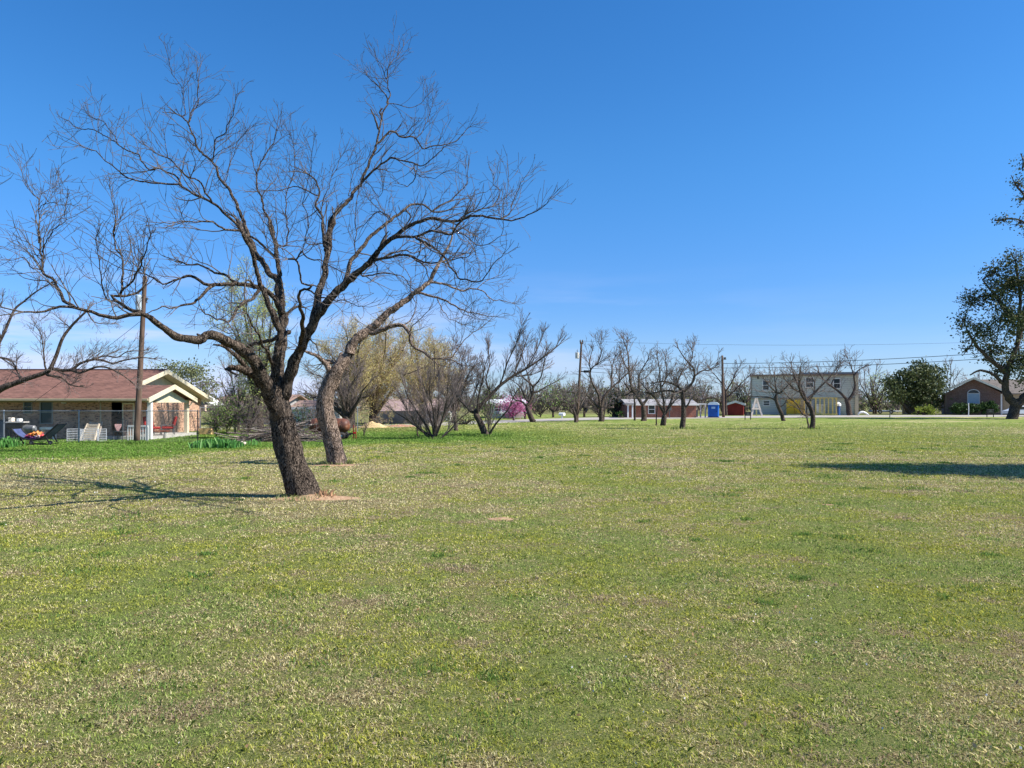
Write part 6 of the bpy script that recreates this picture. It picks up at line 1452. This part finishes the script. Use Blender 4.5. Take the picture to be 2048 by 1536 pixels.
def pen():
    Y = 35.6; b = Vector(((170-CX)/F*Y, Y, 0)); s = Y/F; root = thing('wire_pet_pen', 'white wire pet pen folded out on the grass by the fence', 'pet pen', b); z1 = EYE-(858-HZ)/F*Y
    xs_ = [-36, -22, -4, 14, 28, 36]; yy = [0, .5, .05, .45, 0, .3]
    for i in range(5):
        a = Vector((xs_[i]*s, yy[i], 0)); c = Vector((xs_[i+1]*s, yy[i+1], 0)); W_ = Wood(); n = max(3, int((c-a).length/.055))
        for k in range(n+1): p = a.lerp(c, k/n); r_ = .012 if k in (0, n) else .0045; W_.chain([p+Vector((0, 0, .02)), p+Vector((0, 0, z1))], [r_, r_], 4)
        for k in range(6): h = .02+(z1-.02)*k/5; W_.chain([a+Vector((0, 0, h)), c+Vector((0, 0, h))], [.006, .006], 4)
        link_mesh('wire_panel', W_.mesh('wire_panel'), pm('white_wire', (.66, .68, .7), .5, .05), root)
    # slatted pallets leaning behind
    for i, (px, py, dx, lab) in enumerate(((180, 848, 0, 'pale wooden slatted rack leaning behind the wire pen'), (186, 844, 6, 'brownish slatted rack leaning furthest back behind the wire pen'))):
        Yp = 36.4+.3*i; rb = Vector(((px-CX)/F*Yp, Yp, 0)); r = thing('slatted_rack', lab, 'rack', rb); hh = EYE-(py-HZ)/F*Yp; m = pm('rack_wood%d' % i, ((.68, .56, .40), (.4, .33, .26))[i], .8, .12)
        for t in (-.36, .36): MB().bar((t, -.25, 0), (t*.8, .3, hh), .06).build('side_rail', m, r)
        for k in range(7): t = (k+.5)/7; MB().bar((-.36*(1-.2*t), -.27+.55*t, hh*t), (.36*(1-.2*t), -.27+.55*t, hh*t), .07, .03).build('slat', m, r)
pen()
def metal_chair():
    Y = 36.9; b = Vector(((240-CX)/F*Y, Y, 0)); s = Y/F; root = thing('metal_garden_chair', 'dark metal garden chair with a pink cloth on its back, before the door', 'chair', b)
    for x, y in ((-.22, -.2), (.22, -.2), (-.22, .2), (.22, .2)): MB().tube([(x, y, 0), (x, y, .42)], .016, 6).build('leg', DARKG, root)
    MB().box(-.25, .25, -.23, .23, .42, .45).build('seat', DARKG, root)
    bk = MB().tube([(-.24, .2, .45), (-.26, .26, .95), (0, .28, 1.05), (.26, .26, .95), (.24, .2, .45)], .016, 6); bk.tube([(0, .2, .45), (0, .28, 1.05)], .01, 5).tube([(-.13, .2, .45), (-.14, .27, 1.0)], .01, 5).tube([(.13, .2, .45), (.14, .27, 1.0)], .01, 5).build('backrest', DARKG, root)
    p = P(236, 855, 36.6); o_ = MB().add([(-.17, 0, .17), (.17, 0, .17), (.14, -.02, 0), (.04, -.02, -.17), (-.05, -.02, -.16), (-.14, -.02, .02), (-.17, .03, .17), (.17, .03, .17), (.14, .01, 0), (.04, .01, -.17), (-.05, .01, -.16), (-.14, .01, .02)], [(0,1,2,3,4,5), (11,10,9,8,7,6)]+[(i, 6+i, 6+(i+1) % 6, (i+1) % 6) for i in range(6)]).build('pink_cloth', pm('pink_cloth', (.72, .40, .36), .9, .3, 14)); o_.location = p; tag(o_, 'pale pink patterned cloth hanging on the metal garden chair', 'cloth')
metal_chair()
def red_chairs():
    RED = pm('red_cushion', (.27, .022, .018), .8, .2, 6)
    for px, Y, lab, rz in ((334, 39.6, 'red cushioned patio chair with a tall back, on the porch right', R(-60)), (305, 38.9, 'red cushioned patio seat beside the white porch post', R(60))):
        b = Vector(((px-CX)/F*Y, Y, .16)); r = thing('patio_chair', lab, 'chair', b, rz, 'red patio chairs')
        MB().box(-.3, .3, -.3, .3, .3, .44).build('seat', RED, r, bevel=.05)
        MB().add([(-.28, .22, .44), (.28, .22, .44), (.28, .36, .44), (-.28, .36, .44), (-.26, .38, .98), (.26, .38, .98), (.26, .5, .95), (-.26, .5, .95)], [(0,3,2,1),(4,5,6,7),(0,1,5,4),(1,2,6,5),(2,3,7,6),(3,0,4,7)]).build('backrest', RED, r, bevel=.04)
        for t in (-.32, .32): MB().tube([(t, -.3, 0), (t, -.3, .5), (t, .3, .52), (t, .34, 0)], .02, 6).build('arm_frame', DARKG, r)
red_chairs()
def planter():
    Y = 43; b = Vector(((378-CX)/F*Y, Y, 0)); root = thing('raised_planter', 'low tan wooden planter at the right corner of the left house', 'planter', ((410-CX)/F*Y, Y, 0))
    MB().box(-.35, .35, 0, .4, 0, .35).build('box', pm('planter_tan', (.62, .42, .2), .8, .12), root, bevel=.01); MB().box(-.3, .3, .05, .35, .33, .37).build('soil', pm('soil_dark', (.07, .05, .035), 1, .2), root)
    Y = 40.5; t = thing('rusty_table', 'low rust coloured bench along the porch edge', 'bench', ((372-CX)/F*Y-1.0, Y-1.9, 0)) 
    MB().box(-.7, .9, -.2, .2, .36, .41).build('bench_top', pm('rust_red', (0, 0, 0)), t)
    for x in (-.6, .8): MB().box(x-.04, x+.04, -.15, .15, .0, .36).build('leg', CONC, t)
planter()
def far_bits():
    Y = 104; b = Vector(((1727-CX)/F*Y, Y, 0)); s = Y/F
    o_ = MB().tube([Vector((x*s, 0, z*s)) for x, z in ((-11, .5), (-9.5, 4), (-6, 6.5), (-1, 7), (4, 5.2), (8, 2.6), (10.5, .4))], [.09, .13, .15, .15, .14, .12, .08], 8).build('white_arch_pipe', WHT2, None, True); o_.location = b; tag(o_, 'low curved white pipe arch on the ground right of the grey house', 'pipe')
    Y = 120; b = Vector(((1768-CX)/F*Y, Y, 0)); s = Y/F; root = thing('flat_trailer', 'low blue grey trailer with a pale side between grey house and evergreen', 'trailer', b)
    MB().box(-26*s, 17*s, -1, 1, .3, 6.5*s).build('body', pm('slate_blue', (.13, .17, .26), .5, .15), root, bevel=.05); MB().box(17*s, 30*s, -.9, .9, .3, 6*s).build('pale_end', pm('pale_grey', (.5, .52, .52), .6, .1), root, bevel=.05)
    for px in (-14, 8): wheel(root, (px*s, -1.05, .35), .35, .2, 'y')
    Y = 98; b = Vector(((2044-CX)/F*Y, Y, 0)); s = Y/F; car = thing('parked_car', 'white and blue parked car partly hidden by the oak trunk at right edge', 'car', b)
    prof = [(-2.1, .35), (-2.15, .75), (-1.5, .9), (-.9, 1.35), (.7, 1.4), (1.4, .95), (2.1, .85), (2.15, .35)]
    MB().prism(prof, 'y', -.8, .8).build('body', pm('car_white', (.6, .64, .68), .3, .05), car, bevel=.04)
    MB().prism([(-1.35, .92), (-.85, 1.28), (.62, 1.32), (1.2, .95)], 'y', -.82, -.802).build('side_window', GLASS, car)
    for x_ in (-1.35, 1.35): wheel(car, (x_, -.72, .33), .33, .2, 'y')
    for px, py0, py1, Y, m, lab, nm in ((1779.5, 833, 817, 90, DARKG, 'thin dark stake at the lawn edge left of the round bush', 'thin_stake'), (1937, 829, 806, 100, WHT2, 'slim white stake in front of the clipped dark hedge', 'thin_stake'), (1522, 831, 819, 100, GALV, 'short grey post under the wooden trestle', 'thin_stake')):
        h = EYE-(py1-HZ)/F*Y; o_ = MB().tube([(0, 0, 0), (.03, 0, h*.5), (0, 0, h)], .05, 6).build(nm, m); o_.location = ((px-CX)/F*Y, Y, 0); tag(o_, lab, 'stake')
    Y = 96; root = thing('gas_meter', 'small dark meter on a post before the red brick house', 'meter', ((1339-CX)/F*Y, 88.5, 0)); root.location.x = (1339-CX)/F*88.5
    MB().box(-.05, .05, -.05, .05, 0, .9).build('post', DARKG, root); MB().box(-.2, .2, -.14, .14, .9, 1.3).build('meter_box', DARKG, root, bevel=.03)
    # torn root wood at the foot of the near tree
    rg = random.Random(2); W_ = MB(); c = Vector((-3.85, 14.62, 0))
    for k in range(26):
        a = rg.uniform(-.9, .9); p = Vector((rg.uniform(.0, .34), rg.uniform(-.16, .1), .03)); h = rg.uniform(.05, .17)
        W_.tube([p, p+Vector((.03*a, 0, h*.6)), p+Vector((.09*a+.03, 0, h))], [.022, .013, .003], 5)
    o_ = W_.build('splintered_stump', pm('torn_wood', (.38, .22, .12), .9, .4, 20)); o_.location = c; tag(o_, 'splintered orange brown root wood at the foot of the large leaning tree', 'stump')
far_bits()
